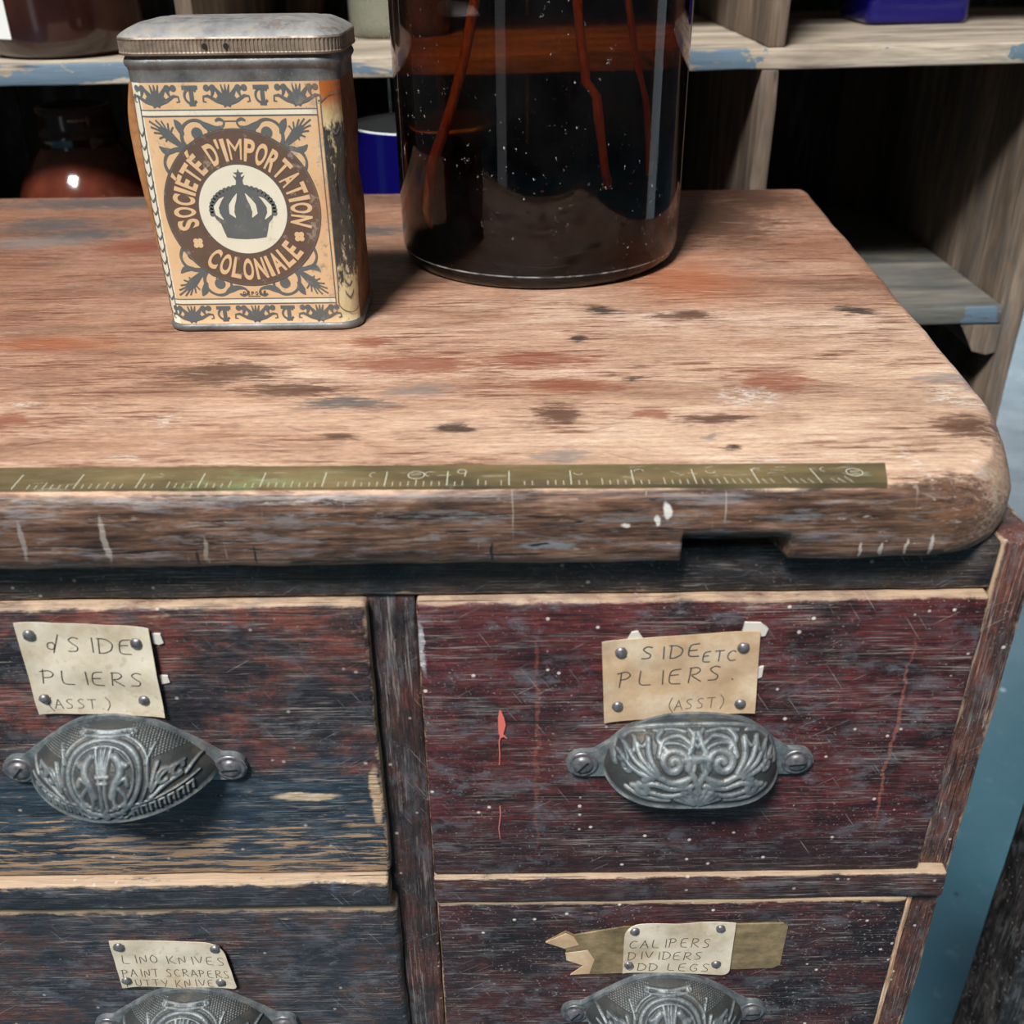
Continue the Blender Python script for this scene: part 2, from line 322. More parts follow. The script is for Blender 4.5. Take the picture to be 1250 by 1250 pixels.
edg = M.mix(M.math('MULTIPLY', chp, M.mr(P[0], 0.0, 0.12, 0.25, 0.8)), edg, (206, 192, 178))
for (ex_, ez_, rx_, rz_, cc_, am_) in ((0.0115, 0.7808, 0.009, 0.0018, (120, 122, 126), 0.9), (0.0085, 0.7812, 0.004, 0.0007, (14, 13, 15), 0.95), (-0.0830, 0.7785, 0.0006, 0.0045, (18, 17, 20), 0.9), (-0.1010, 0.7765, 0.0007, 0.004, (24, 22, 24), 0.85), (-0.0065, 0.7775, 0.0006, 0.005, (20, 19, 20), 0.9),
        (-0.1300, 0.7850, 0.0011, 0.009, (170, 160, 150), 0.7), (-0.1560, 0.7850, 0.0009, 0.008, (160, 152, 146), 0.6), (-0.0985, 0.7800, 0.0007, 0.006, (158, 148, 138), 0.6), (0.0490, 0.7925, 0.0014, 0.0034, (232, 228, 222), 0.85), (0.0460, 0.7890, 0.0008, 0.0020, (232, 228, 222), 0.8), (0.0360, 0.7880, 0.0016, 0.0009, (226, 222, 216), 0.8), (0.1120, 0.7775, 0.0006, 0.0035, (206, 196, 184), 0.8), (0.1190, 0.7775, 0.0006, 0.0035, (206, 196, 184), 0.8), (0.1270, 0.7785, 0.0006, 0.0035, (206, 196, 184), 0.8), (0.1350, 0.7790, 0.0008, 0.004, (214, 206, 196), 0.8), (0.142, 0.790, 0.012, 0.002, (150, 98, 60), 0.4)):
    wz = M.warp(M.co, (160, 1, 160), (0.0040, 0, 0.0040))
    edg = M.mix(M.math('MULTIPLY', M.blob(wz, (ex_, 0.0, ez_), (rx_, 0.05, rz_)), am_), edg, cc_)
side = M.mr(M.math('ADD', P[2], M.math('MULTIPLY', M.math('SUBTRACT', M.noise(st(60, 200, (3, 3, 3)), 4, 0.65), 0.5), 0.003)), 0.7982, 0.7997, 1.0, 0.0)
side = M.math('MULTIPLY', side, M.mr(M.math('ADD', P[0], M.math('MULTIPLY', M.math('SUBTRACT', M.noise(st(60, 200, (9, 3, 3)), 4, 0.65), 0.5), 0.05)), 0.118, 0.158, 1.0, 0.52))
under = M.math('MULTIPLY', M.mr(P[2], 0.7775, 0.7745), 0.6)
col = M.mix(side, top, edg)
h = M.math('ADD', M.math('MULTIPLY', M.mix(side, g1, eg), 0.6), M.math('MULTIPLY', M.math('ADD', edk, acc['K']), -0.7))
MTOP = M.bsdf(Base_Color=col, Roughness=M.mix(side, M.ramp(g1, [(0.3, 0.42), (0.7, 0.62)]), M.ramp(eg, [(0.3, 0.3), (0.7, 0.55)])), Normal=M.bump(h, 0.55, 0.0008))

def outline():
    pts = []
    def seg(a, b_, n):
        for i in range(n): pts.append((a[0] + (b_[0] - a[0]) * i / n, a[1] + (b_[1] - a[1]) * i / n))
    xs_ = [-0.37 + 0.505 * i / 130 for i in range(130)] + [0.05435, 0.0546, 0.0575, 0.0600, 0.0650, 0.0690, 0.0860, 0.0866, 0.0878, 0.0895]
    pts.extend((x, 0) for x in sorted(x for x in xs_ if x > -0.361 and not (0.0536 < x < 0.0905 and x in xs_[:130])))
    c = [(0.135, 0), (0.166, 0.001), (0.1765, 0.034), (0.1785, 0.07)]
    for i in range(22):
        t = i / 22; q = [(1 - t) ** 3, 3 * t * (1 - t) ** 2, 3 * t * t * (1 - t), t ** 3]
        pts.append((sum(q[k] * c[k][0] for k in range(4)), sum(q[k] * c[k][1] for k in range(4))))
    seg((0.1785, 0.07), (0.2001, 0.412), 60); pts.extend([(0.2001, 0.412), (0.1990, 0.4185), (0.1945, 0.4225)]); seg((0.188, 0.4235), (-0.36, 0.4235), 70); seg((-0.36, 0.4235), (-0.37, 0.4135), 4); seg((-0.37, 0.4135), (-0.37, 0.010), 40); seg((-0.37, 0.010), (-0.361, 0.0), 3)
    return pts
OUT = outline(); n = len(OUT)
nrm = []
for i in range(n):
    a, b_ = Vector(OUT[i - 1]), Vector(OUT[(i + 1) % n]); t = (b_ - a).normalized(); nrm.append(Vector((t.y, -t.x)))
rings = []
for ins, z in ((0.014, 0.7735), (0.0016, 0.7735), (0.0004, 0.7752), (0, 0.779), (0, 0.7818), (0, 0.7821), (0, 0.787), (0.0004, 0.7925), (0.0012, 0.7958), (0.0024, 0.7981), (0.0040, 0.7994), (0.0062, 0.8)):
    row = []
    for (x, y), nn in zip(OUT, nrm):
        cw = max(0.0, 1 - abs(x - 0.172) / 0.06) * max(0.0, 1 - abs(y - 0.012) / 0.06)
        rr = ins * (1 + 1.6 * cw) if z > 0.79 else ins * (1 + 3 * cw)
        zz = 0.8 - (0.8 - z) * (1 + 0.5 * cw) if z > 0.79 else z
        wb = mnoise.noise(Vector((x * 35, y * 35, z * 50))) * 0.0009 + mnoise.noise(Vector((x * 140, y * 140, z * 160))) * 0.00035
        if z >= 0.8: wb = 0
        if y == 0 and 0.0540 < x < 0.0900:              # the broken-out slot at the front edge
            if z < 0.7819 and 0.0545 < x < 0.0893: wb -= 0; y_in = 0.0125 * min(1.0, (0.0895 - x) / 0.0034); rr += y_in
            if 0.7815 < z < 0.7823: zz += 0.0018 + mnoise.noise(Vector((x * 260, 1, 1))) * 0.0006 - max(0, x - 0.08) * 0.15
        row.append((x - nn.x * (rr + wb), y - nn.y * (rr + wb), zz + (mnoise.noise(Vector((x * 60, 3, 7))) * 0.0006 if z < 0.776 else 0)))
    rings.append(row)
b = MB(); b.grid(rings, 0, closed_v=True); b.add(rings[0], [tuple(range(n))[::-1]], 0, False); b.add(rings[-1] + [(-0.09, 0.21, 0.8)], [(i, (i + 1) % n, n) for i in range(n)], 0, False)
tt = b.build('tabletop', MTOP, cab)
tt['label'] = 'scarred pale plank top with rounded corner'

# -- brass rule let into the front edge
M = Mat('old_brass'); P = M.xyz()
bc = M.ramp(M.noise(M.map((22, 90, 30)), 5, 0.65), [(0.3, (92, 84, 64)), (0.46, (120, 106, 76)), (0.6, (140, 122, 86)), (0.76, (162, 148, 120))])
vg = M.math('MULTIPLY', M.ramp(M.noise(M.map((40, 90, 40), (3, 1, 1)), 5, 0.7), [(0.48, 0.0), (0.6, 1.0)]), M.mr(M.math('ABSOLUTE', M.math('ADD', P[0], 0.085)), 0.045, 0.0))
bc = M.mix(M.math('MULTIPLY', vg, 0.7), bc, (142, 156, 108))
bc = M.mix(M.math('MULTIPLY', M.ramp(M.noise(M.map((60, 260, 40), (6, 1, 1)), 4, 0.7), [(0.6, 0.0), (0.68, 1.0)]), 0.5), bc, (182, 180, 160))
MB1 = M.bsdf(Base_Color=bc, Metallic=0.25, Roughness=M.ramp(M.noise(M.map((50, 50, 50)), 4), [(0.3, 0.34), (0.7, 0.55)]), Normal=M.bump(M.noise(M.map((300, 300, 300)), 3), 0.3, 0.0004))
M_tick = plain('engraved_line', (206, 204, 184), 0.6)
b = MB(); zt = 0.8005
bp = [(-0.365, 0.0062), (0.1178, 0.0004), (0.1216, 0.0170), (-0.365, 0.0212)]
bp = [(-0.365, 0.0052), (-0.16, 0.0052), (0.1180, 0.0030), (0.1216, 0.0168), (-0.16, 0.0208), (-0.365, 0.0212)]
nb = len(bp); b.add([(x, y, zt - 0.0018) for x, y in bp] + [(x, y, zt) for x, y in bp], [tuple(range(nb, 2 * nb)), tuple(range(nb))[::-1]] + [(i, (i + 1) % nb, (i + 1) % nb + nb, i + nb) for i in range(nb)], 0, False)
_c = [0]
def strip(b, pts, wd, off, place, mi, taper=False):
    _c[0] = (_c[0] + 1) % 30; off = off + _c[0] * 1.6e-6
    if place.__name__ == 'fp':                      # follow the rounded corners of the tin
        wl = wd if isinstance(wd, (list, tuple)) else [wd] * len(pts); np_, nw = [], []
        for i in range(len(pts) - 1):
            k = max(1, int(math.hypot(pts[i + 1][0] - pts[i][0], pts[i + 1][1] - pts[i][1]) / 0.0012))
            for j in range(k): np_.append(tuple(pts[i][d] + (pts[i + 1][d] - pts[i][d]) * j / k for d in (0, 1))); nw.append(wl[i] + (wl[i + 1] - wl[i]) * j / k)
        pts, wd = np_ + [tuple(pts[-1])], nw + [wl[-1]]
    pts = [Vector(p) for p in pts]; L, Rr = [], []
    for i, p in enumerate(pts):
        t = (pts[min(i + 1, len(pts) - 1)] - pts[max(i - 1, 0)])
        t = t.normalized() if t.length > 1e-9 else Vector((1, 0)); nn = Vector((-t.y, t.x))
        q = wd[i] if isinstance(wd, (list, tuple)) else wd
        L.append(place(p + nn * q / 2, off)); Rr.append(place(p - nn * q / 2, off))
    b.grid([L, Rr], mi, smooth=False)
flat = lambda p, off: (p.x, p.y, zt + off)
random.seed(4)
X0 = -0.0205
for k in range(-70, 57):
    x = X0 + k * 0.00246
    if x < -0.16 or x > 0.116: continue
    base = 0.0052 - max(0, x + 0.16) / 0.278 * 0.0022 + 0.0004
    major = k % 8 == 0; ln = 0.0098 if major else (0.0042 if k % 4 == 0 else 0.0026 + random.random() * 0.0006)
    if not major and random.random() < 0.12: continue
    sk = 0.0 if x < 0.05 else -(x - 0.05) * 0.03
    strip(b, [(x, base), (x + sk, base + ln)], 0.00022 if not major else 0.0003, 0.00006, flat, 1)
def arc(cx, cy, r, a0, a1, n=14, sy=1.0): return [(cx + r * math.cos(R_(a0 + (a1 - a0) * i / n)), cy + r * sy * math.sin(R_(a0 + (a1 - a0) * i / n))) for i in range(n + 1)]
strip(b, arc(-0.0160, 0.0140, 0.0014, 0, 360), 0.00025, 0.00006, flat, 1); strip(b, [(-0.0146, 0.0140), (-0.0150, 0.0105)], 0.00025, 0.00006, flat, 1)
for cx, a0, a1 in ((-0.0262, 60, 260), (0.0215, 190, 330), (0.0410, 0, 170), (0.0640, 180, 340), (0.0790, 40, 200), (0.1010, 100, 250), (-0.0440, 90, 240)):
    strip(b, arc(cx, 0.0125, 0.0016, a0, a1), 0.00022, 0.00006, flat, 1)
for i in range(16):
    x = random.uniform(-0.16, 0.115); y = random.uniform(0.009, 0.016); a = random.uniform(-0.9, 0.9); l = random.uniform(0.0015, 0.005)
    strip(b, [(x, y), (x + l * math.cos(a), y + l * math.sin(a) * 0.6)], 0.00016, 0.00005, flat, 1)
o = b.build('brass_rule', [MB1, M_tick], tt, fix=False); o['label'] = 'tarnished brass measuring strip along front edge'
for sx, sy in ((-0.0306, 0.0118), (0.1097, 0.0102)):
    b = MB(); b.lathe((sx, sy, zt), [(0.0026, 0.0), (0.0026, 0.0001), (0.0016, 0.0003), (0.0002, 0.0004)], 0, 24, cap0=False)
    strip(b, arc(sx, sy, 0.0026, 0, 360, 24), 0.0003, 0.00015, flat, 1)
    for dy in (-0.00035, 0.00035): strip(b, [(sx - 0.0016, sy + dy - 0.0003), (sx + 0.0016, sy + dy + 0.0003)], 0.0002, 0.00045, flat, 1)
    b.build('brass_screw', [MB1, M_tick], tt, fix=False)

# -- carcass
W = 0.0125
M_apron = old_wood('apron_wood', 'x', [(0.3, (18, 18, 22)), (0.5, (40, 38, 40)), (0.6, (70, 58, 52)), (0.75, (92, 80, 72))], 3, bare_amt=0.07, bluew=0.2, rect=(-0.4, 0.3, 0.7545, 0.9), edge=(0.001, 0.001, 0.0016, 0.001))
slab('top_rail', -0.355, 0.1636, 0.0105, 0.030, 0.7548, 0.7733, M_apron, cab, 0.0012, 0.0006, seed=1)
M_mid = old_wood('stile_wood', 'z', [(0.3, (24, 22, 26)), (0.46, (52, 42, 42)), (0.58, (82, 48, 42)), (0.72, (96, 82, 74))], 5, bluew=0.3, rect=(-0.0515, -0.0335, 0, 0.9), edge=(0.0008, 0.0007, 0.001, 0.001))
slab('middle_stile', -0.0512, -0.0340, 0.012, 0.030, 0.05, 0.7552, M_mid, cab, 0.0008, 0.0004, seed=2)
M_post = old_wood('post_wood', 'z', [(0.3, (28, 26, 28)), (0.45, (66, 46, 42)), (0.56, (96, 56, 46)), (0.68, (108, 88, 74)), (0.8, (130, 112, 98))], 8, bare=(206, 180, 150), bare_amt=0.10, bluew=0.3, rect=(0.1640, 0.1767, 0, 0.9), edge=(0.0010, 0.0019, 0.001, 0.001), speck=0.9)
slab('corner_post', 0.1640, 0.1768, 0.0105, 0.050, 0.0, 0.7733, M_post, cab, 0.0011, 0.0007, seed=3)
slab('corner_post', -0.3550, -0.2470, 0.012, 0.050, 0.0, 0.7545, M_post, cab, 0.0011, 0.0005, seed=4)
M_rail = old_wood('rail_wood', 'x', [(0.3, (24, 22, 28)), (0.45, (52, 36, 38)), (0.58, (78, 46, 42)), (0.72, (70, 70, 76))], 11, bluew=0.3, topl=0.8, rect=(-0.034, 0.1745, 0.6068, 0.6207), edge=(0.001, 0.001, 0.0008, 0.0012))
slab('cross_rail', -0.0338, 0.1742, 0.0050, 0.030, 0.6068, 0.6205, M_rail, cab, 0.0009, 0.0006, seed=5)
M_rail2 = old_wood('left_rail_wood', 'x', [(0.3, (22, 26, 34)), (0.48, (42, 46, 54)), (0.6, (62, 52, 52)), (0.75, (86, 86, 90))], 13, bluew=0.35, topl=0.95, bare=(226, 200, 172), rect=(-0.3, -0.0513, 0.6085, 0.6227), edge=(0.001, 0.0006, 0.0006, 0.0028))
slab('cross_rail', -0.2470, -0.0514, 0.0022, 0.030, 0.6088, 0.6225, M_rail2, cab, 0.0012, 0.0006, seed=6)
M_side = old_wood('side_wood', 'z', DARK, 17, bluew=0.3)
slab('side_panel', 0.1600, 0.1725, 0.050, 0.405, 0.02, 0.7733, M_side, cab, 0.001, 0.0003, step=0.05, seed=7)
slab('side_panel', -0.3550, -0.3425, 0.050, 0.405, 0.02, 0.7733, M_side, cab, 0.001, 0.0003, step=0.05, seed=8)
slab('back_panel', -0.3425, 0.1600, 0.392, 0.404, 0.02, 0.7730, M_side, cab, 0.001, 0, step=0.1, seed=9)
slab('lower_panel', -0.2465, 0.1638, 0.014, 0.030, 0.02, 0.4755, M_side, cab, 0.001, 0.0003, step=0.05, seed=10)
slab('gap_shade_sheet', -0.3420, 0.1598, 0.034, 0.040, 0.02, 0.7600, plain('dark_void', (16, 14, 14), 0.9), cab, 0.001, 0, step=0.2)  # near-black sheet stands in for the shade behind the drawer gaps
slab('corner_bead', 0.1615, 0.1641, 0.0085, 0.016, 0.470, 0.6064, old_wood('bead_wood', 'z', [(0.3, (150, 110, 80)), (0.5, (196, 158, 126)), (0.7, (222, 190, 160))], 19, bluew=0.1, speck=0.2), cab, 0.0006, 0.0004, seed=11)

# -- drawer fronts (each drawer carries its pull, screws, card and tacks)
BLUEB = [(0.34, (18, 26, 36)), (0.48, (34, 50, 64)), (0.58, (52, 68, 80)), (0.70, (92, 92, 92))]
REDK = [(0.34, (20, 22, 28)), (0.45, (40, 36, 42)), (0.52, (70, 48, 46)), (0.58, (108, 58, 50)), (0.66, (84, 56, 52)), (0.74, (76, 74, 76))]
D1 = old_wood('left_upper_paint', 'x', REDK, 21, topl=0.55, bare=(190, 160, 132), bare_amt=0.15, bare_z=(0.628, 0.682), rect=(-0.2455, -0.0505, 0.6215, 0.7545), edge=(0.001, 0.0015, 0.0050, 0.0020), palz=(0.672, 0.690, BLUEB), bluew=0.3,
              marks=[((-0.0535, 0.007, 0.665), (0.0025, 0.02, 0.016), (205, 172, 138), 0.9), ((-0.080, 0.007, 0.6655), (0.013, 0.02, 0.0022), (212, 184, 152), 0.95)])
D2 = old_wood('right_upper_paint', 'x', MAROON, 25, topl=0.55, bare=(190, 160, 130), bare_amt=0.03, rect=(-0.0333, 0.1620, 0.6185, 0.7545), edge=(0.0006, 0.0005, 0.0007, 0.0016), bluew=0.42, speck=1.0, patch=36, palz=(0.630, 0.665, [(0.3, (22, 16, 22)), (0.5, (46, 24, 30)), (0.62, (74, 38, 40)), (0.76, (98, 92, 94))]),
              marks=[((0.140, 0.007, 0.69), (0.0007, 0.02, 0.05), (176, 104, 84), 0.4), ((-0.0322, 0.007, 0.735), (0.0015, 0.02, 0.012), (190, 190, 195), 0.7), ((0.008, 0.007, 0.69), (0.0009, 0.02, 0.06), (120, 66, 52), 0.6)])
D3 = old_wood('left_lower_paint', 'x', [(0.32, (24, 28, 36)), (0.48, (48, 50, 58)), (0.57, (74, 54, 52)), (0.66, (98, 60, 52)), (0.76, (60, 62, 70))], 29, topl=0.8, bare=(206, 178, 150), bare_amt=0.04, rect=(-0.2455, -0.0492, 0.47, 0.6015), edge=(0.001, 0.0006, 0.001, 0.0022), bluew=0.4)
D4 = old_wood('right_lower_paint', 'x', [(0.32, (16, 14, 18)), (0.48, (42, 28, 32)), (0.58, (70, 34, 36)), (0.68, (66, 44, 44)), (0.78, (84, 80, 84))], 33, topl=0.8, bare=(206, 178, 150), bare_amt=0.05, rect=(-0.0325, 0.1610, 0.47, 0.6035), edge=(0.0006, 0.0006, 0.0006, 0.0013), bluew=0.35, speck=1.0)
dr1 = slab('drawer', -0.2458, -0.0504, 0.0065, 0.033, 0.6232, 0.7540, D1, cab, 0.0016, 0.0006, seed=12); dr1['label'] = 'left upper drawer, red brown fading to blue black'
dr2 = slab('drawer', -0.0332, 0.1622, 0.0065, 0.033, 0.6212, 0.7542, D2, cab, 0.0012, 0.0005, seed=13); dr2['label'] = 'right upper drawer in dark maroon paint'
dr3 = slab('drawer', -0.2458, -0.0495, 0.0065, 0.033, 0.4780, 0.6062, D3, cab, 0.0026, 0.0006, seed=14); dr3['label'] = 'left lower drawer in worn blue black paint'
dr4 = slab('drawer', -0.0326, 0.1612, 0.0065, 0.033, 0.4780, 0.6052, D4, cab, 0.0014, 0.0005, seed=15); dr4['label'] = 'right lower drawer in near black maroon paint'
YF = 0.0063

# splashes of pink paint on the right drawer
b = MB(); fz = lambda p, off: (p.x, YF - off, p.y)
strip(b, [(-0.0052, 0.7075), (-0.0049, 0.7040), (-0.0046, 0.7005), (-0.0050, 0.6965), (-0.0047, 0.6945)], [0.0006, 0.0022, 0.0028, 0.0018, 0.0008], 0.0004, fz, 0)
strip(b, [(-0.0050, 0.6965), (-0.0058, 0.6920), (-0.0056, 0.6870), (-0.0058, 0.6810)], [0.0006, 0.0004, 0.0004, 0.0003], 0.0004, fz, 0)
strip(b, [(-0.0047, 0.6960), (-0.0028, 0.6940)], [0.0010, 0.0004], 0.0004, fz, 0)
o = b.build('paint_splash', plain('pink_paint', (226, 116, 104), 0.5), dr2, fix=False)
b = MB()
strip(b, [(-0.0060, 0.6600), (-0.0058, 0.6555), (-0.0066, 0.6480), (-0.0062, 0.6420)], [0.0006, 0.0005, 0.0004, 0.0003], 0.0004, fz, 0)
o = b.build('paint_drip', plain('pink_drip', (196, 116, 104), 0.5), dr2, fix=False)

# ------------------------------------------------------------------ cup pulls
M = Mat('old_iron')
ao = M.ramp(M.noise(M.map((160, 160, 160)), 5, 0.7), [(0.3, (74, 82, 88)), (0.5, (116, 124, 128)), (0.7, (150, 154, 152))])
at = M.n('ShaderNodeAttribute', attribute_name='relief').outputs['Fac']
ao = M.mix(M.mr(at, 0.0, 0.7), M.mix(M.noise(M.map((90, 90, 90)), 4), (42, 48, 53), (92, 93, 90)), ao)
ao = M.mix(M.math('MULTIPLY', M.ramp(M.noise(M.map((60, 60, 60), (3, 3, 3)), 5, 0.7), [(0.55, 0.0), (0.66, 1.0)]), 0.35), ao, (124, 112, 98))
MI = M.bsdf(Base_Color=ao, Metallic=0.35, Roughness=M.ramp(M.noise(M.map((200, 200, 200)), 3), [(0.3, 0.36), (0.7, 0.56)]), Normal=M.bump(M.noise(M.map((900, 900, 900)), 4, 0.7), 0.45, 0.0005))
M = Mat('dull_steel'); MST = M.bsdf(Base_Color=M.ramp(M.noise(M.map((400, 400, 400)), 4), [(0.3, (84, 82, 86)), (0.6, (140, 138, 142)), (0.8, (120, 104, 90))]), Metallic=0.6, Roughness=0.4)
MSL = plain('slot_dark', (22, 20, 22), 0.8)

def spiral(cx, cy, r0, r1, a0, a1, n=26): return [(cx + (r0 + (r1 - r0) * i / n) * math.cos(R_(a0 + (a1 - a0) * i / n)), cy + (r0 + (r1 - r0) * i / n) * math.sin(R_(a0 + (a1 - a0) * i / n))) for i in range(n + 1)]
def catmull(P, n=6):
    if len(P) < 3: return list(P)
    Q = [P[0]] + list(P) + [P[-1]]; out = []
    for i in range(1, len(Q) - 2):
        for k in range(n):
            t = k / n; p0, p1, p2, p3 = Q[i - 1], Q[i], Q[i + 1], Q[i + 2]
            out.append(tuple(0.5 * (2 * p1[d] + (p2[d] - p0[d]) * t + (2 * p0[d] - 5 * p1[d] + 4 * p2[d] - p3[d]) * t * t + (3 * p1[d] - p0[d] - 3 * p2[d] + p3[d]) * t ** 3) for d in range(len(p1))))
    return out + [tuple(P[-1])]
def mir(S): return S + [([(-x, y) for x, y in p], wd, hh) for p, wd, hh in S]
def strokes_medallion():
    S = [(arc(0, 15.5, 12.6, 0, 360, 48), 1.0, 1.0), (arc(0, 15.5, 10.6, 0, 360, 44), 0.6, 0.8), (arc(0, 15.5, 15.2, 200, 520, 40), 0.6, 0.6)]
    half = [([(0.9, 5.5), (0.8, 12), (1.2, 16)], 0.7, 0.9), ([(1.2, 17), (2.6, 24.5)], 0.9, 0.9), ([(0.4, 17), (0.7, 25)], 0.6, 0.9), ([(0, 16.4), (2.0, 16.4)], 0.8, 1.0), ([(0, 14.4), (1.6, 14.4)], 0.6, 1.0),
            ([(3.2, 10), (4.6, 14), (6.2, 17), (6.0, 20), (4.2, 22.5)], 1.5, 1.1), ([(6.2, 20.5), (8.2, 19.2)], 1.1, 1.0), ([(5.2, 14), (7.8, 15.2), (8.6, 13)], 0.9, 1.0), ([(4.4, 12), (3.6, 8.2), (4.4, 5.6)], 0.8, 1.0), ([(5.6, 12.5), (7.6, 9.4), (7.0, 6.2)], 0.8, 1.0),
            ([(3.0, 6.2), (8.4, 6.6)], 0.5, 0.9),
            (spiral(9.5, 30.2, 1.4, 0.3, 90, 400, 14), 0.6, 0.9), ([(0, 31.2), (9, 31.4)], 0.7, 0.9), ([(0, 29.4), (8, 29.2)], 0.6, 0.9),
            ([(15, 6.5), (20, 9), (25, 9.6)], 0.8, 0.9), ([(16, 9), (20, 13), (25.5, 13.4)], 0.8, 0.9), ([(15.8, 10), (18, 17)], 0.8, 0.9), ([(15, 11), (14.8, 19)], 0.7, 0.9), ([(14.4, 18), (16.6, 24)], 0.6, 0.8),
            (arc(19.8, 12.2, 2.0, 0, 300, 12), 0.7, 0.9), (arc(24, 11.8, 1.5, 0, 300, 12), 0.7, 0.9), ([(26.5, 9), (30, 12)], 0.8, 0.9)]
    for i in range(7):
        x = 9.0 + i * 2.9
        half.append(([(x, 2.2), (x, 5.0), (x + 1.6, 5.0), (x + 1.6, 2.6)], 0.5, 0.9))
    half.append(([(6, 6.2), (14, 6.0), (30, 6.6)], 0.4, 0.8))
    half += [(arc(0, 3.0, 1.2, 0, 360, 14), 0.6, 1.0), (arc(4.0, 3.0, 1.1, 30, 330, 12), 0.6, 1.0), (arc(6.2, 2.6, 0.9, 60, 300, 12), 0.5, 1.0)]
    return S + mir(half)
def strokes_scroll():
    half = [(spiral(8.6, 17.6, 5.4, 0.8, 200, -330), 1.3, 1.2), ([(3.4, 15.8), (1.2, 12), (-0.6, 7)], 1.1, 1.0), ([(4.0, 19.8), (2.0, 23.4), (0.8, 29)], 1.1, 1.0), ([(13.8, 19.5), (12, 25.5), (6.5, 27.8), (2.4, 24.6)], 1.0, 1.0),
            ([(0, 19.2), (4.2, 19.2)], 1.6, 1.3), ([(3.4, 12), (9, 10.5), (15, 12.6), (19, 10)], 1.1, 1.0), ([(2.4, 9.4), (9, 8.2), (16, 9.4), (23, 6.5)], 1.0, 1.0), ([(4, 7), (10, 5.2), (17, 6)], 0.9, 1.0),
            ([(14, 13.4), (17, 19), (17.2, 26)], 1.1, 1.0), ([(14.6, 13), (20, 18), (22, 25)], 1.0, 1.0), ([(15.2, 12.4), (22, 16), (25.6, 21)], 1.0, 1.0), ([(16, 11.6), (23, 12.8), (27.4, 16)], 1.0, 1.0),
            ([(17.2, 26), (19.6, 22), (22, 25)], 0.6, 0.8), ([(22, 25), (22.6, 19), (25.6, 21)], 0.6, 0.8), (arc(19.5, 6.6, 1.6, 0, 360, 14), 1.4, 1.0), ([(25.6, 21), (24.6, 15), (27.4, 16)], 0.6, 0.8),
            ([(0, 33.2), (12, 32.6), (20, 30.5), (26, 26), (29, 18), (29, 10)], 0.9, 0.8), ([(0, 26.5), (2.4, 30.4)], 0.9, 0.9), ([(0, 23.2), (1.6, 26.4)], 0.6, 0.9)]
    half += [([(11, 22), (14, 26), (12, 30)], 1.0, 0.9), ([(4, 29.5), (9, 30.6), (15, 29.4)], 0.8, 0.8), (spiral(25.2, 12.0, 2.2, 0.4, 30, 420, 14), 0.8, 0.9), ([(18.5, 29), (23.5, 27), (27, 22)], 0.9, 0.8), (arc(8.6, 17.6, 7.4, 60, 330, 18), 0.7, 0.8), ([(2.2, 13.4), (5.6, 9.8), (11, 11.4)], 0.8, 0.9), ([(10, 3.6), (18, 3.4), (25, 4.6)], 0.9, 0.8)]
    for a in (90, 70, 52, 37, 24): half.append(([(1.0 * math.cos(R_(a)), 1 + 1.0 * math.sin(R_(a))), (8.6 * math.cos(R_(a)) * (0.5 if a == 90 else 1), 1 + 8.0 * math.sin(R_(a)))], 0.9, 1.0))
    return mir(half)
def relief(U, V, S, fat=0.95):
    Hh = np.zeros_like(U)
    for pts, wd, hh in S:
        D = np.full_like(U, 1e9)
        if 3 <= len(pts) < 9 and not (pts[0][0] == pts[1][0] and wd == 0.5): pts = catmull(pts, 5)
        for (ax, ay), (bx, by) in zip(pts[:-1], pts[1:]):
            dx, dy = bx - ax, by - ay; l2 = dx * dx + dy * dy + 1e-12
            t = np.clip(((U - ax) * dx + (V - ay) * dy) / l2, 0, 1)
            D = np.minimum(D, (U - ax - t * dx) ** 2 + (V - ay - t * dy) ** 2)
        D = np.sqrt(D); x = np.clip(1 - D / (wd * fat), 0, 1); Hh = np.maximum(Hh, hh * np.sqrt(np.clip(1 - (1 - x) ** 2, 0, 1)) * (x > 0))
    return Hh
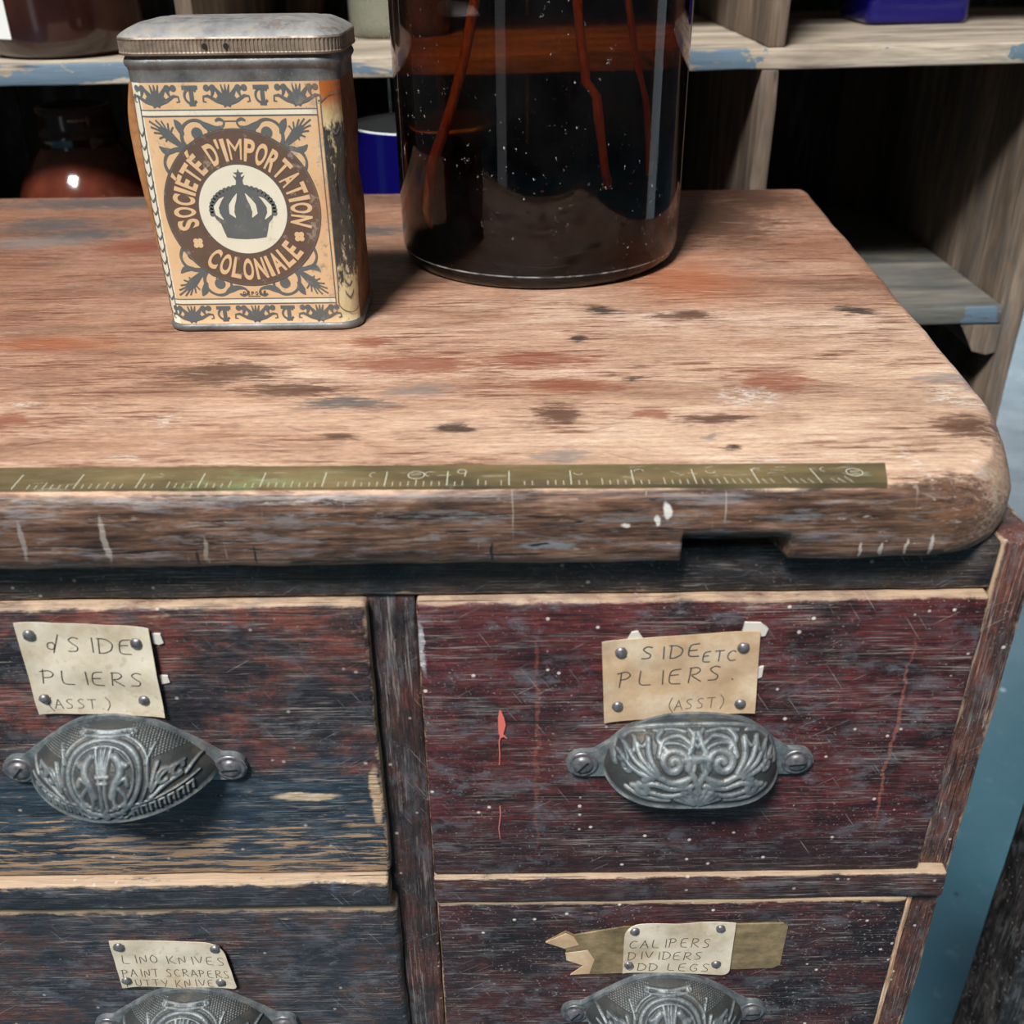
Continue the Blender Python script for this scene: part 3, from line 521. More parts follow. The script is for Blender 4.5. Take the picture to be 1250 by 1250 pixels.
def make_pull(cx, cz, style, parent, zc=0.0):
    med = style == 'medallion'
    a, bb, pp = (0.0348, 0.0238, 0.0215) if med else (0.0320, 0.0218, 0.0178)
    ns, nf = 250, 110
    s_ = np.linspace(-1, 1, ns)[:, None] * np.ones((1, nf)); s_ = np.sign(s_) * (1 - (1 - np.abs(s_)) ** 1.15)
    fmax = R_(104); f_ = np.ones((ns, 1)) * np.linspace(0, fmax, nf)[None, :]
    k = (1 - np.abs(s_) ** 2.0) ** 0.72 if med else (1 - np.abs(s_) ** 3.4) ** 0.55
    X = a * s_; Y = -pp * k * np.sin(f_); Z = bb * k * np.cos(f_)
    V = (1 - f_ / fmax) * 37.0 * np.maximum(k, 0.02); U = X * 1000
    Hh = relief(U, V, strokes_medallion(), 0.95) if med else relief(U, V, strokes_scroll(), 1.08)
    if med:
        hatch = (np.sin((U + V) * 3.2) * np.sin((U - V) * 3.2)); zone = (V > 19) & (V < 34) & (np.abs(U) > 8) & (np.hypot(U, V - 15.5) > 15.6)
        Hh = np.maximum(Hh, np.where(zone, np.clip(hatch, 0, 1) * 0.7, 0))
    fade = np.clip(k * 4, 0, 1); Hh *= fade
    lipr = np.clip(1 - V / 1.3, 0, 1) * 0.9 * fade; Hh = np.maximum(Hh, lipr)
    Pn = np.stack([X, Y, Z], -1); du = np.gradient(Pn, axis=0); dv = np.gradient(Pn, axis=1); N = np.cross(du, dv); N /= (np.linalg.norm(N, axis=-1, keepdims=True) + 1e-12)
    mid = N[ns // 2, nf // 2]
    if mid[1] > 0: N = -N
    Q = Pn + N * (Hh * 0.00095)[..., None]; I = Pn * np.array([0.965, 0.90, 0.92]) ; I[..., 1] = np.minimum(I[..., 1], 0)
    off = np.array([cx, YF - 0.0014, cz])
    b = MB(); b.grid((Q + off).tolist(), 0)
    nv0 = len(b.v)
    b.grid((I + off).tolist(), 0)
    b.grid([(Q[:, -1] + off).tolist(), (I[:, -1] + off).tolist()], 0, smooth=False)
    # rim flange and the two ears against the drawer
    ex = 0.0392 if med else 0.0398; er = 0.0062
    topz, botz = [], []
    for i in range(121):
        x = -ex - er + (2 * ex + 2 * er) * i / 120; ax = abs(x)
        kk = max(0, 1 - (ax / (a * 1.10)) ** 2) ** 0.95 if med else max(0, 1 - (ax / (a * 1.12)) ** 2.6) ** 0.8
        zt_ = max((bb + 0.0020) * kk, (bb + 0.0016) * max(0, 1 - (ax / 0.0450) ** 1.9) ** 1.25)
        ear = math.sqrt(max(0, er * er - max(0, ax - ex) ** 2)) if ax > a * 0.6 else 0
        topz.append((cx + x, cz + max(zt_, ear, 0.0))); botz.append((cx + x, cz - (ear * 0.95 if ax > a * 0.82 else 0.0036)))
    b.prism_y(topz + botz[::-1], YF - 0.0022, YF + 0.0003, 0)
    o = b.build('cup_pull', MI, parent, fix=False)
    me = o.data; vals = np.ones(len(me.vertices), dtype=np.float32); vals[:nv0] = Hh.reshape(-1)[:nv0]
    at = me.attributes.new('relief', 'FLOAT', 'POINT'); at.data.foreach_set('value', vals)
    o['label'] = 'cast iron cup pull with beaded round medallion' if med else 'cast iron cup pull with scrolls and palmettes'
    for sx, ang in ((-ex, 0.9), (ex, 0.1)):
        c = (cx + sx, YF - 0.0020, cz); q = MB()
        q.lathe(c, [(0.0058, 0), (0.0058, 0.0005), (0.0047, 0.0007), (0.0043, 0.0004), (0.0039, 0.0005), (0.0036, 0.0012), (0.0022, 0.0019), (0.0002, 0.0020)], 0, 28, axis='y', cap0=False)
        d = Vector((math.cos(ang), math.sin(ang))); pl = lambda p, off: (p.x, c[1] - 0.00205 - off, p.y)
        strip(q, [(c[0] - d.x * 0.0031, c[2] - d.y * 0.0031), (c[0] + d.x * 0.0031, c[2] + d.y * 0.0031)], 0.0009, 0.0, pl, 1)
        q.build('pull_screw', [MST, MSL], parent, fix=False)
make_pull(-0.1450, 0.6830, 'medallion', dr1)
make_pull(0.0650, 0.6825, 'scroll', dr2)
make_pull(-0.1435, 0.5290, 'medallion', dr3)
make_pull(0.0645, 0.5345, 'medallion', dr4)

# ------------------------------------------------------------------ hand lettered cards
A = lambda *p: list(p)
LET = {
 'A': [A((0, 0), (0.45, 1)), A((0.45, 1), (0.8, 0)), A((0.15, 0.38), (0.68, 0.38))],
 'C': [A((0.8, 0.85), (0.5, 1), (0.15, 0.75), (0.05, 0.35), (0.3, 0.02), (0.75, 0.12))],
 'D': [A((0.15, 1), (0.05, 0)), A((0, 0.98), (0.5, 0.98), (0.85, 0.65), (0.7, 0.2), (0.3, 0), (0, 0.02))],
 'E': [A((0.75, 1), (0.15, 0.95), (0.02, 0.02), (0.7, 0)), A((0.1, 0.52), (0.6, 0.55))],
 'G': [A((0.8, 0.85), (0.5, 1), (0.15, 0.75), (0.05, 0.35), (0.3, 0.02), (0.7, 0.1), (0.75, 0.42), (0.45, 0.42))],
 'I': [A((0.4, 1), (0.35, 0))],
 'K': [A((0.1, 1), (0.05, 0)), A((0.7, 1), (0.08, 0.45), (0.75, 0))],
 'L': [A((0.2, 1), (0.05, 0.02), (0.75, 0))],
 'N': [A((0.05, 0), (0.12, 1), (0.65, 0.02), (0.75, 1))],
 'O': [A((0.42, 1), (0.1, 0.7), (0.08, 0.25), (0.4, 0), (0.75, 0.3), (0.75, 0.75), (0.42, 1))],
 'P': [A((0.2, 1), (0.05, 0)), A((-0.05, 0.9), (0.5, 1), (0.75, 0.75), (0.5, 0.5), (0.12, 0.48))],
 'R': [A((0.2, 1), (0.05, 0)), A((0.1, 0.95), (0.55, 1), (0.75, 0.78), (0.5, 0.52), (0.12, 0.5), (0.75, 0))],
 'S': [A((0.75, 0.9), (0.45, 1), (0.15, 0.8), (0.35, 0.55), (0.65, 0.35), (0.55, 0.05), (0.05, 0.05))],
 'T': [A((0, 0.97), (0.85, 1)), A((0.45, 0.98), (0.35, 0))],
 'U': [A((0.1, 1), (0.08, 0.25), (0.35, 0), (0.65, 0.2), (0.75, 1))],
 'V': [A((0.05, 1), (0.38, 0), (0.8, 1))],
 'Y': [A((0.05, 1), (0.4, 0.5)), A((0.8, 1), (0.3, 0))],
 '(': [A((0.5, 1.25), (0.2, 0.7), (0.2, 0.3), (0.55, -0.25))], ')': [A((0.2, 1.25), (0.55, 0.8), (0.5, 0.3), (0.15, -0.2))],
 '.': [A((0.3, 0.05), (0.42, 0.0))],
 '&': [A((0.4, 0.55), (0.1, 0.5), (0.05, 0.15), (0.35, 0.05), (0.5, 0.35), (0.4, 0.55)), A((0.75, 1.15), (0.3, -0.1))],
}
WID = {'I': 0.6, '.': 0.5, '(': 0.6, ')': 0.6, ' ': 0.6}
M = Mat('old_card'); pc = M.ramp(M.noise(M.map((60, 60, 60)), 5, 0.65), [(0.3, (192, 174, 146)), (0.5, (216, 204, 182)), (0.7, (230, 221, 202))])
pc = M.mix(M.math('MULTIPLY', M.ramp(M.noise(M.map((300, 300, 300)), 3), [(0.6, 0.0), (0.7, 1.0)]), 0.3), pc, (150, 126, 100))
MC1 = M.bsdf(Base_Color=pc, Roughness=0.75, Normal=M.bump(M.noise(M.map((120, 120, 120)), 4), 0.3, 0.0006))
M = Mat('brown_card'); pc = M.ramp(M.noise(M.map((60, 60, 60), (4, 4, 4)), 5, 0.65), [(0.3, (178, 148, 114)), (0.5, (204, 174, 140)), (0.7, (224, 204, 176))])
MC2 = M.bsdf(Base_Color=pc, Roughness=0.75, Normal=M.bump(M.noise(M.map((120, 120, 120)), 4), 0.4, 0.0006))
M = Mat('olive_card'); pc = M.ramp(M.noise(M.map((90, 90, 160)), 5, 0.7), [(0.3, (92, 80, 58)), (0.5, (128, 112, 82)), (0.7, (160, 140, 108))])
MC3 = M.bsdf(Base_Color=pc, Roughness=0.8, Normal=M.bump(M.noise(M.map((120, 120, 120)), 4), 0.4, 0.0006))
INK = plain('pencil_line', (74, 64, 60), 0.7); INK2 = plain('blue_black_ink', (58, 70, 80), 0.7); INKB = plain('faded_pencil', (110, 96, 84), 0.7); SCRAP = plain('white_scrap', (214, 208, 198), 0.8)
def bil(c, u, v):       # c: four corners (x,z) clockwise from top left; v counts down
    (ax, az), (bx, bz), (cx, cz), (dx, dz) = c
    return ((ax * (1 - u) + bx * u) * (1 - v) + (dx * (1 - u) + cx * u) * v, (az * (1 - u) + bz * u) * (1 - v) + (dz * (1 - u) + cz * u) * v)
def card(parent, c, mat, lines, tacks, label, cutc=(), under=(), seed=0, curl=0.0006):
    rnd = random.Random(seed); b = MB(); nU, nV = 28, 18
    def pt(u, v, off):
        x, z = bil(c, u, v); bulge = curl * (0.3 + mnoise.noise(Vector((u * 3, v * 3, seed))) ) + curl * 1.3 * (abs(u - 0.5) * 2) ** 6
        return (x, YF - 0.0009 - max(0, bulge) - off, z)
    rows = []
    for j in range(nV + 1):
        row = []
        for i in range(nU + 1):
            u, v = i / nU, j / nV
            for (cu_, cv_, rr) in cutc:          # rounded corner
                du, dv = abs(u - cu_) / rr, abs(v - cv_) / (rr * 1.5)
                if du < 1 and dv < 1:
                    ex_, ey_ = 1 - du, 1 - dv; l = math.hypot(ex_, ey_)
                    if l > 1:
                        u = cu_ + (1 - ex_ / l) * rr * (1 if cu_ < 0.5 else -1); v = cv_ + (1 - ey_ / l) * rr * 1.5 * (1 if cv_ < 0.5 else -1)
            row.append((u, v))
        rows.append(row)
    fr = [[pt(u, v, 0) for u, v in r] for r in rows]; bk = [[pt(u, v, -0.0003) for u, v in r] for r in rows]
    b.grid(fr, 0); b.grid(bk, 0)
    for e1, e2 in ((fr[0], bk[0]), (fr[-1], bk[-1]), ([r[0] for r in fr], [r[0] for r in bk]), ([r[-1] for r in fr], [r[-1] for r in bk])): b.grid([e1, e2], 0, smooth=False)
    for (txt, u0_, u1_, v0, v1, mi, wd) in lines:
        tot = sum(WID.get(ch, 1.0) for ch in txt); u = u0_; su = (u1_ - u0_) / tot
        for ch in txt:
            adv = WID.get(ch, 1.0) * su
            for stl in LET.get(ch, []):
                jx, jy = rnd.uniform(-0.03, 0.03), rnd.uniform(-0.04, 0.04)
                dense = []
                for (p, q) in zip(stl[:-1], stl[1:]):
                    for t in (0, 0.25, 0.5, 0.75): dense.append((p[0] + (q[0] - p[0]) * t, p[1] + (q[1] - p[1]) * t))
                dense.append(stl[-1])
                for _ in range(2):
                    if len(stl) > 2: dense = [dense[0]] + [((dense[i - 1][0] + 2 * dense[i][0] + dense[i + 1][0]) / 4, (dense[i - 1][1] + 2 * dense[i][1] + dense[i + 1][1]) / 4) for i in range(1, len(dense) - 1)] + [dense[-1]]
                Lp, Rp = [], []
                P3 = [Vector(pt(u + (q[0] + jx) * su * 0.92, v1 - (q[1] + jy) * (v1 - v0), 0.00008)) for q in dense]
                for i, p in enumerate(P3):
                    t = P3[min(i + 1, len(P3) - 1)] - P3[max(i - 1, 0)]; nn = Vector((-t.z, 0, t.x)); nn = nn.normalized() if nn.length > 0 else Vector((1, 0, 0))
                    Lp.append(p + nn * wd / 2); Rp.append(p - nn * wd / 2)
                b.grid([Lp, Rp], mi, smooth=False)
            u += adv
    o = b.build('label_card', [mat, INK, INK2, INKB], parent, fix=False); o['label'] = label
    for (u, v) in tacks:
        x, y, z = pt(u, v, 0); q = MB(); r = 0.0020 * rnd.uniform(0.9, 1.1)
        q.lathe((x + 0.0001, y + 0.0006, z), [(r * 1.12, 0), (r * 1.1, 0.0006), (r * 0.95, 0.0013), (r * 0.55, 0.0018), (0.0001, 0.0020)], 0, 20, axis='y', cap0=False)
        for vv in range(len(q.v)):
            p = q.v[vv]; k = mnoise.noise(Vector(p) * 900) * 0.0003; q.v[vv] = (p[0] + k, p[1], p[2] + k * 0.7)
        q.build('tack', MST, parent, fix=False)
def under_paper(parent, poly, mat, name='old_paper', off=0.0003):
    b = MB(); b.prism_y(poly, YF - off - 0.0003, YF + 0.0002); return b.build(name, mat, parent)
S1 = 0.00042
card(dr1, [(-0.1698, 0.7497), (-0.1245, 0.7467), (-0.1258, 0.7073), (-0.1705, 0.7095)], MC1,
     [('&SIDE', 0.19, 0.88, 0.14, 0.30, 1, S1), ('PLIERS', 0.09, 0.92, 0.50, 0.66, 1, S1), ('(ASST.)', 0.08, 0.58, 0.83, 0.94, 3, S1 * 0.8)],
     [(0.08, 0.13), (0.88, 0.18), (0.07, 0.82), (0.85, 0.82)], 'pale card pencilled SIDE PLIERS on the left drawer', seed=1, curl=0.0008)
under_paper(dr1, [(-0.1245, 0.7435), (-0.1215, 0.7432), (-0.1210, 0.7395), (-0.1228, 0.7388), (-0.1246, 0.7395)], SCRAP, 'paper_scrap')
under_paper(dr1, [(-0.1252, 0.7255), (-0.1222, 0.7250), (-0.1218, 0.7222), (-0.1250, 0.7215)], SCRAP, 'paper_scrap')
card(dr2, [(0.0305, 0.7385), (0.0848, 0.7422), (0.0868, 0.7058), (0.0325, 0.7020)], MC2,
     [('SIDE', 0.24, 0.66, 0.10, 0.25, 2, S1 * 1.15), ('ETC', 0.64, 0.88, 0.20, 0.33, 2, S1), ('PLIERS.', 0.10, 0.86, 0.39, 0.57, 1, S1 * 1.1), ('(ASST)', 0.42, 0.80, 0.78, 0.91, 3, S1 * 0.8)],
     [(0.12, 0.15), (0.90, 0.18), (0.09, 0.80), (0.90, 0.87)], 'brownish card lettered SIDE ETC PLIERS on the right drawer', seed=2)
for q in ([(0.0395, 0.7385), (0.0408, 0.7415), (0.0430, 0.7420), (0.0448, 0.7390)], [(0.0790, 0.7410), (0.0795, 0.7452), (0.0850, 0.7450), (0.0878, 0.7425), (0.0870, 0.7395), (0.0840, 0.7390)], [(0.0850, 0.7250), (0.0880, 0.7262), (0.0878, 0.7215), (0.0850, 0.7200)]):
    under_paper(dr2, q, SCRAP, 'paper_scrap')
card(dr3, [(-0.1711, 0.5860), (-0.1243, 0.5830), (-0.1217, 0.5535), (-0.1714, 0.5553)], MC1,
     [('LINO KNIVES', 0.06, 0.99, 0.30, 0.48, 3, S1 * 0.85), ('PAINT SCRAPERS', 0.03, 0.99, 0.60, 0.76, 3, S1 * 0.85), ('PUTTY KNIVES', 0.04, 0.90, 0.82, 0.98, 3, S1 * 0.8)],
     [(0.07, 0.12), (0.92, 0.12), (0.05, 0.84), (0.87, 0.86)], 'small card lettered LINO KNIVES on the lower left drawer', cutc=((1, 0, 0.16), (1, 1, 0.05)), seed=3)
card(dr4, [(0.0449, 0.5914), (0.0911, 0.5926), (0.0912, 0.5587), (0.0452, 0.5612)], MC1,
     [('CALIPERS', 0.05, 0.82, 0.30, 0.47, 1, S1 * 0.85), ('DIVIDERS', 0.04, 0.76, 0.56, 0.72, 1, S1 * 0.85), ('ODD LEGS', 0.03, 0.84, 0.80, 0.95, 1, S1 * 0.85)],
     [(0.09, 0.12), (0.87, 0.11), (0.05, 0.82), (0.87, 0.80)], 'small card lettered CALIPERS DIVIDERS on the lower right drawer', cutc=((0, 0, 0.14), (1, 1, 0.08)), seed=4)
ol = [(0.0120, 0.5805), (0.0205, 0.5870), (0.0240, 0.5845), (0.0450, 0.5895), (0.1115, 0.5905), (0.1135, 0.5885), (0.1130, 0.5640), (0.1100, 0.5620), (0.0230, 0.5590), (0.0300, 0.5655), (0.0215, 0.5690), (0.0205, 0.5760)]
o = under_paper(dr4, ol, MC3); o['label'] = 'torn olive brown remains of an older label'
tn = MB(); tn.prism_y([(0.0120, 0.5808), (0.0205, 0.5862), (0.0240, 0.5838), (0.0262, 0.5790), (0.0200, 0.5768)], YF - 0.0010, YF - 0.0004); tn.build('torn_flap', MC2, dr4)
tn = MB(); tn.prism_y([(0.0205, 0.5735), (0.0300, 0.5752), (0.0330, 0.5690), (0.0310, 0.5600), (0.0228, 0.5592), (0.0285, 0.5652), (0.0210, 0.5690)], YF - 0.0008, YF - 0.0004); tn.build('torn_flap', MC2, dr4)

# ------------------------------------------------------------------ the printed tin
tin = thing('tea_tin', 'printed oblong tin with crown emblem standing on the table top', 'tin', (-0.108, 0.178, 0.8))
TX0, TX1, TY0, TY1 = -0.1498, -0.0660, 0.152, 0.203
def rrect(x0, x1, y0, y1, r, step=0.0012, cseg=12):
    pts = []
    for (cx, cy, a0) in ((x1 - r, y0 + r, -90), (x1 - r, y1 - r, 0), (x0 + r, y1 - r, 90), (x0 + r, y0 + r, 180)):
        if pts:
            p = pts[-1]; q = (cx + r * math.cos(R_(a0)), cy + r * math.sin(R_(a0))); n_ = max(1, int(math.hypot(q[0] - p[0], q[1] - p[1]) / step))
            pts += [(p[0] + (q[0] - p[0]) * i / n_, p[1] + (q[1] - p[1]) * i / n_) for i in range(1, n_)]
        pts += [(cx + r * math.cos(R_(a0 + 90 * i / cseg)), cy + r * math.sin(R_(a0 + 90 * i / cseg))) for i in range(cseg + 1)]
    p, q = pts[-1], pts[0]; n_ = max(1, int(math.hypot(q[0] - p[0], q[1] - p[1]) / step))
    pts += [(p[0] + (q[0] - p[0]) * i / n_, p[1] + (q[1] - p[1]) * i / n_) for i in range(1, n_)]
    return pts
def tin_metal(name, cols, rust=0.4, rough=0.42, metal=0.5, seed=0):
    M = Mat(name); c = M.ramp(M.noise(M.map((70, 70, 70), (seed, 1, 1)), 5, 0.68), [(0.3, cols[0]), (0.5, cols[1]), (0.72, cols[2])])
    r = M.math('MULTIPLY', M.ramp(M.noise(M.map((110, 110, 110), (seed, 4, 2)), 5, 0.72), [(0.52, 0.0), (0.64, 1.0)]), rust)
    c = M.mix(r, c, M.mix(M.noise(M.map((500, 500, 500)), 3), (120, 74, 40), (60, 42, 34)))
    c = M.mix(M.math('MULTIPLY', M.ramp(M.noise(M.map((900, 900, 900)), 2), [(0.62, 0.0), (0.72, 1.0)]), 0.4), c, (176, 170, 160))
    return M.bsdf(Base_Color=c, Metallic=metal, Roughness=M.ramp(M.noise(M.map((200, 200, 200)), 3), [(0.3, rough), (0.7, rough + 0.2)]), Normal=M.bump(M.noise(M.map((700, 700, 700)), 3), 0.25, 0.0003))
MT_grey = tin_metal('tin_grey', ((84, 86, 86), (116, 118, 118), (142, 142, 140)), 0.35)
MT_side = tin_metal('tin_brown_side', ((66, 42, 28), (104, 66, 40), (134, 90, 54)), 0.5, 0.5, 0.25, 3)
MT_tan = tin_metal('tin_tan_side', ((120, 78, 44), (162, 112, 66), (186, 138, 90)), 0.3, 0.5, 0.1, 4)
MT_rib = tin_metal('tin_rib', ((92, 84, 76), (142, 128, 114), (170, 156, 140)), 0.4, 0.45, 0.4, 5)
MT_lid = tin_metal('tin_lid', ((122, 124, 126), (152, 152, 152), (180, 172, 158)), 0.45, 0.42, 0.35, 7)
def print_mat(name, c1, c2, wear=0.3, rx=None):
    M = Mat(name); c = M.mix(M.noise(M.map((140, 140, 140)), 4, 0.65), c1, c2); P = M.xyz()
    wn = M.math('ADD', M.noise(M.map((220, 220, 220), (2, 2, 2)), 5, 0.75), M.mr(P[0], -0.100, -0.064, 0.0, 0.09))
    k = M.math('MULTIPLY', M.ramp(wn, [(0.60, 0.0), (0.66, 1.0)]), wear)
    c = M.mix(k, c, M.mix(M.noise(M.map((420, 420, 420)), 2), (96, 70, 50), (206, 196, 184)))
    rz = M.math('MULTIPLY', M.math('MULTIPLY', M.mr(P[0], -0.084, -0.070), M.ramp(M.noise(M.map((90, 90, 60)), 4), [(0.4, 0.0), (0.65, 1.0)])), 0.55)
    c = M.mix(rz, c, (168, 106, 58))
    return M.bsdf(Base_Color=c, Roughness=0.42, Specular_IOR_Level=0.4)
PR_or = print_mat('print_orange', (206, 168, 126), (220, 190, 152), 0.7); PR_br = print_mat('print_brown', (88, 70, 60), (106, 88, 76), 0.55); PR_cr = print_mat('print_cream', (210, 206, 186), (226, 222, 204)); PR_gr = print_mat('print_grey', (84, 88, 90), (104, 108, 108), 0.25)
M = Mat('tin_corner_right'); P = M.xyz()
cc = M.mix(M.noise(M.map((200, 200, 200)), 4), (196, 178, 130), (220, 206, 168))
kz = M.math('ADD', M.noise(M.map((260, 260, 90), (1, 1, 1)), 5, 0.75), M.mr(M.math('ABSOLUTE', M.math('ADD', P[2], -0.855)), 0.045, 0.02, -0.15, 0.12))
cc = M.mix(M.ramp(kz, [(0.46, 0.0), (0.56, 1.0)]), cc, M.mix(M.noise(M.map((600, 600, 300)), 3), (28, 28, 30), (86, 80, 74)))
cc = M.mix(M.mr(M.math('ADD', P[2], M.math('MULTIPLY', M.noise(M.map((200, 200, 200)), 3), 0.01)), 0.890, 0.903), cc, (168, 96, 44))
PR_cR = M.bsdf(Base_Color=cc, Roughness=0.35, Normal=M.bump(M.noise(M.map((500, 500, 300)), 4), 0.5, 0.0005))
# body
b = MB(); ZS = [(0.8000, -0.0012, 0), (0.8006, 0.0006, 0), (0.8018, 0.0010, 0), (0.8030, 0.0006, 0), (0.8036, 0, 0)] + [(0.8036 + (0.9018 - 0.8036) * i / 24, 0, 1) for i in range(1, 25)] + \
     [(0.9060, 0, 0), (0.9068, 0.0002, 0), (0.9076, 0.0009, 0), (0.9088, 0.0013, 0), (0.9100, 0.0009, 0), (0.9110, 0.0003, 0), (0.9140, 0.0, 0)]
P = []
for z, o_, lab in ZS:
    row = []
    r = 0.0088
    for (x, y) in rrect(TX0 - o_, TX1 + o_, TY0 - o_, TY1 + o_, r + o_):
        t = math.sin(math.pi * max(0, min(1, (z - 0.806) / 0.093)))
        if x < TX0 + 0.012: x -= 0.0008 * t * min(1, (TX0 + 0.012 - x) / 0.012)
        if x > TX1 - 0.004: x -= 0.0012 * t * mnoise.noise(Vector((y * 40, z * 40, 1))) * 2
        row.append((x, y, z))
    P.append(row)
nv = len(P[0])
for i in range(len(P) - 1):
    for j in range(nv):
        j2 = (j + 1) % nv; x = (P[i][j][0] + P[i][j2][0]) / 2; y = (P[i][j][1] + P[i][j2][1]) / 2
        mi = 0
        if ZS[i + 1][2]:
            if y < TY0 + 0.0001: mi = 2
            elif y < TY0 + 0.0062 and x > TX1 - 0.012: mi = 3
            elif y < TY0 + 0.0009 and x < TX0 + 0.012: mi = 2
            elif y < TY0 + 0.0031 and x < TX0 + 0.012: mi = 4
            elif y < TY0 + 0.0100 and x < TX0 + 0.012: mi = 5
            else: mi = 1
        b.add([P[i][j], P[i][j2], P[i + 1][j2], P[i + 1][j]], [(0, 1, 2, 3)], mi)
b.add(P[0], [tuple(range(nv))[::-1]], 0); b.add(P[-1], [tuple(range(nv))], 0)
o = b.build('body', [MT_grey, MT_side, PR_or, PR_cR, PR_cr, MT_tan], tin)
b = MB(); prf = catmull([(-0.1496, 0.9018), (-0.1522, 0.8900), (-0.1527, 0.8780), (-0.1520, 0.8610), (-0.1503, 0.8400), (-0.1490, 0.8200), (-0.1482, 0.8050)], 5)
fl = [[(x, TY0 + 0.0052, z), (x + 0.0006, TY0 + 0.0044, z), (x * 0.4 + 0.6 * (TX0 + 0.0012), TY0 + 0.0040, z), (TX0 + 0.0014, TY0 + 0.0046, z)] for x, z in prf]
b.grid(fl, 0); b.grid([[(x, y + 0.0005, z) for x, y, z in r] for r in fl], 0); b.grid([[r[0] for r in fl], [(r[0][0], r[0][1] + 0.0005, r[0][2]) for r in fl]], 1)
o = b.build('side_flap', [MT_tan, PR_cr], tin, fix=False); o['label'] = 'tan bowed strip bulging past the left corner'
# lid
b = MB(); rows = []
def lidring(o_, z, rib=0.0, rr=0.010): return [(x, y, z) for x, y in rrect(TX0 - 0.0014 - o_, TX1 + 0.0014 + o_, TY0 - 0.0014 - o_, TY1 + 0.0014 + o_, rr + o_, 0.00039, 40)]
skirt = []
for z, o_, rib in ((0.9118, -0.0004, 0), (0.9116, 0.0005, 0), (0.9124, 0.0008, 0), (0.9128, 0.0006, 1), (0.9168, 0.0006, 1), (0.9174, 0.0007, 0), (0.9180, 0.0004, 0)):
    row = lidring(o_, z); n_ = len(row); out_ = []
    inner = lidring(o_ - 0.0005, z)
    for k, p in enumerate(row):
        q = (k % 4) in (0, 1) and rib
        d = Vector(p) - Vector((-0.108, 0.1775, z)); d.z = 0
        out_.append(Vector(p) - (d.normalized() * 0.00045 if q else Vector((0, 0, 0))))
    skirt.append(out_)
b.grid(skirt, 0, closed_v=True, smooth=False)
topr = []
for z, o_ in ((0.9180, 0.0004), (0.9190, -0.0006), (0.9205, -0.0030), (0.9220, -0.0062), (0.9226, -0.0078), (0.9224, -0.0092), (0.9232, -0.0130), (0.9236, -0.0180)):
    topr.append([(x, y, z) for x, y in rrect(TX0 - 0.0014 - o_, TX1 + 0.0014 + o_, TY0 - 0.0014 - o_, TY1 + 0.0014 + o_, max(0.003, 0.010 + o_ * 0.5), 0.0012 if False else 0.9, 14)])
b.grid(topr, 1, closed_v=True); b.add(topr[-1], [tuple(range(len(topr[-1])))], 1)
b.add(skirt[0], [tuple(range(len(skirt[0])))[::-1]], 0)
for hx in (-0.1157, -0.1075):
    ring = [(hx + 0.0011 * math.cos(2 * math.pi * k / 20), TY0 - 0.00212, 0.9148 + 0.0011 * math.sin(2 * math.pi * k / 20)) for k in range(20)]
    b.add(ring, [tuple(range(20))], 2, False)
o = b.build('lid', [MT_rib, MT_lid, MSL], tin, fix=False); o['label'] = 'dull metal lid with ribbed skirt and two holes'
# printed front
b = MB(); LY = [0.00006 * i for i in range(8)]
RC = 0.0088
def fp(p, off):
    off += 0.00004; z = p.y
    t = math.sin(math.pi * max(0, min(1, (z - 0.806) / 0.093)))
    if p.x < TX0 + RC: a = (TX0 + RC - p.x) / RC; x, y = TX0 + RC - (RC + off) * math.sin(a), TY0 + RC - (RC + off) * math.cos(a)
    elif p.x > TX1 - RC: a = (p.x - TX1 + RC) / RC; x, y = TX1 - RC + (RC + off) * math.sin(a), TY0 + RC - (RC + off) * math.cos(a)
    else: x, y = p.x, TY0 - off
    if x < TX0 + 0.012: x -= 0.0008 * t * (TX0 + 0.012 - x) / 0.012; y -= 0.00003
    if x > TX1 - 0.004: y -= 0.0002
    return (x, y, z)
def disc(cx, cz, r, off, mi, r1=0.0, seg=72):
    if r1: b.grid([[fp(Vector((cx + q * math.cos(2 * math.pi * k / seg), cz + q * math.sin(2 * math.pi * k / seg))), off) for k in range(seg)] for q in (r, r1)], mi, closed_v=True, smooth=False)
    else: b.add([fp(Vector((cx + r * math.cos(2 * math.pi * k / seg), cz + r * math.sin(2 * math.pi * k / seg))), off) for k in range(seg)], [tuple(range(seg))], mi, False)
def poly(pts, off, mi): b.add([fp(Vector(p), off) for p in pts], [tuple(range(len(pts)))], mi, False)
GR, BR, CR, OR = 0, 1, 2, 3
CX, CZ = -0.1100, 0.8525; xl, xr = -0.1442, -0.0765
for z in (0.8906, 0.8136):
    strip(b, [(xl - 0.001, z), (xr + 0.001, z)], 0.0022, LY[1], fp, CR); strip(b, [(xl - 0.001, z + 0.0011), (xr + 0.001, z + 0.0011)], 0.0004, LY[2], fp, GR); strip(b, [(xl - 0.001, z - 0.0011), (xr + 0.001, z - 0.0011)], 0.0004, LY[2], fp, GR)
for x in (xl - 0.0012, xr + 0.0012): strip(b, [(x, 0.808), (x, 0.897)], 0.0004, LY[2], fp, GR)
disc(CX, CZ, 0.0322, LY[2], BR); disc(CX, CZ, 0.0318, LY[3], GR, 0.0314); disc(CX, CZ, 0.0184, LY[3], GR); disc(CX, CZ, 0.0181, LY[4], CR)
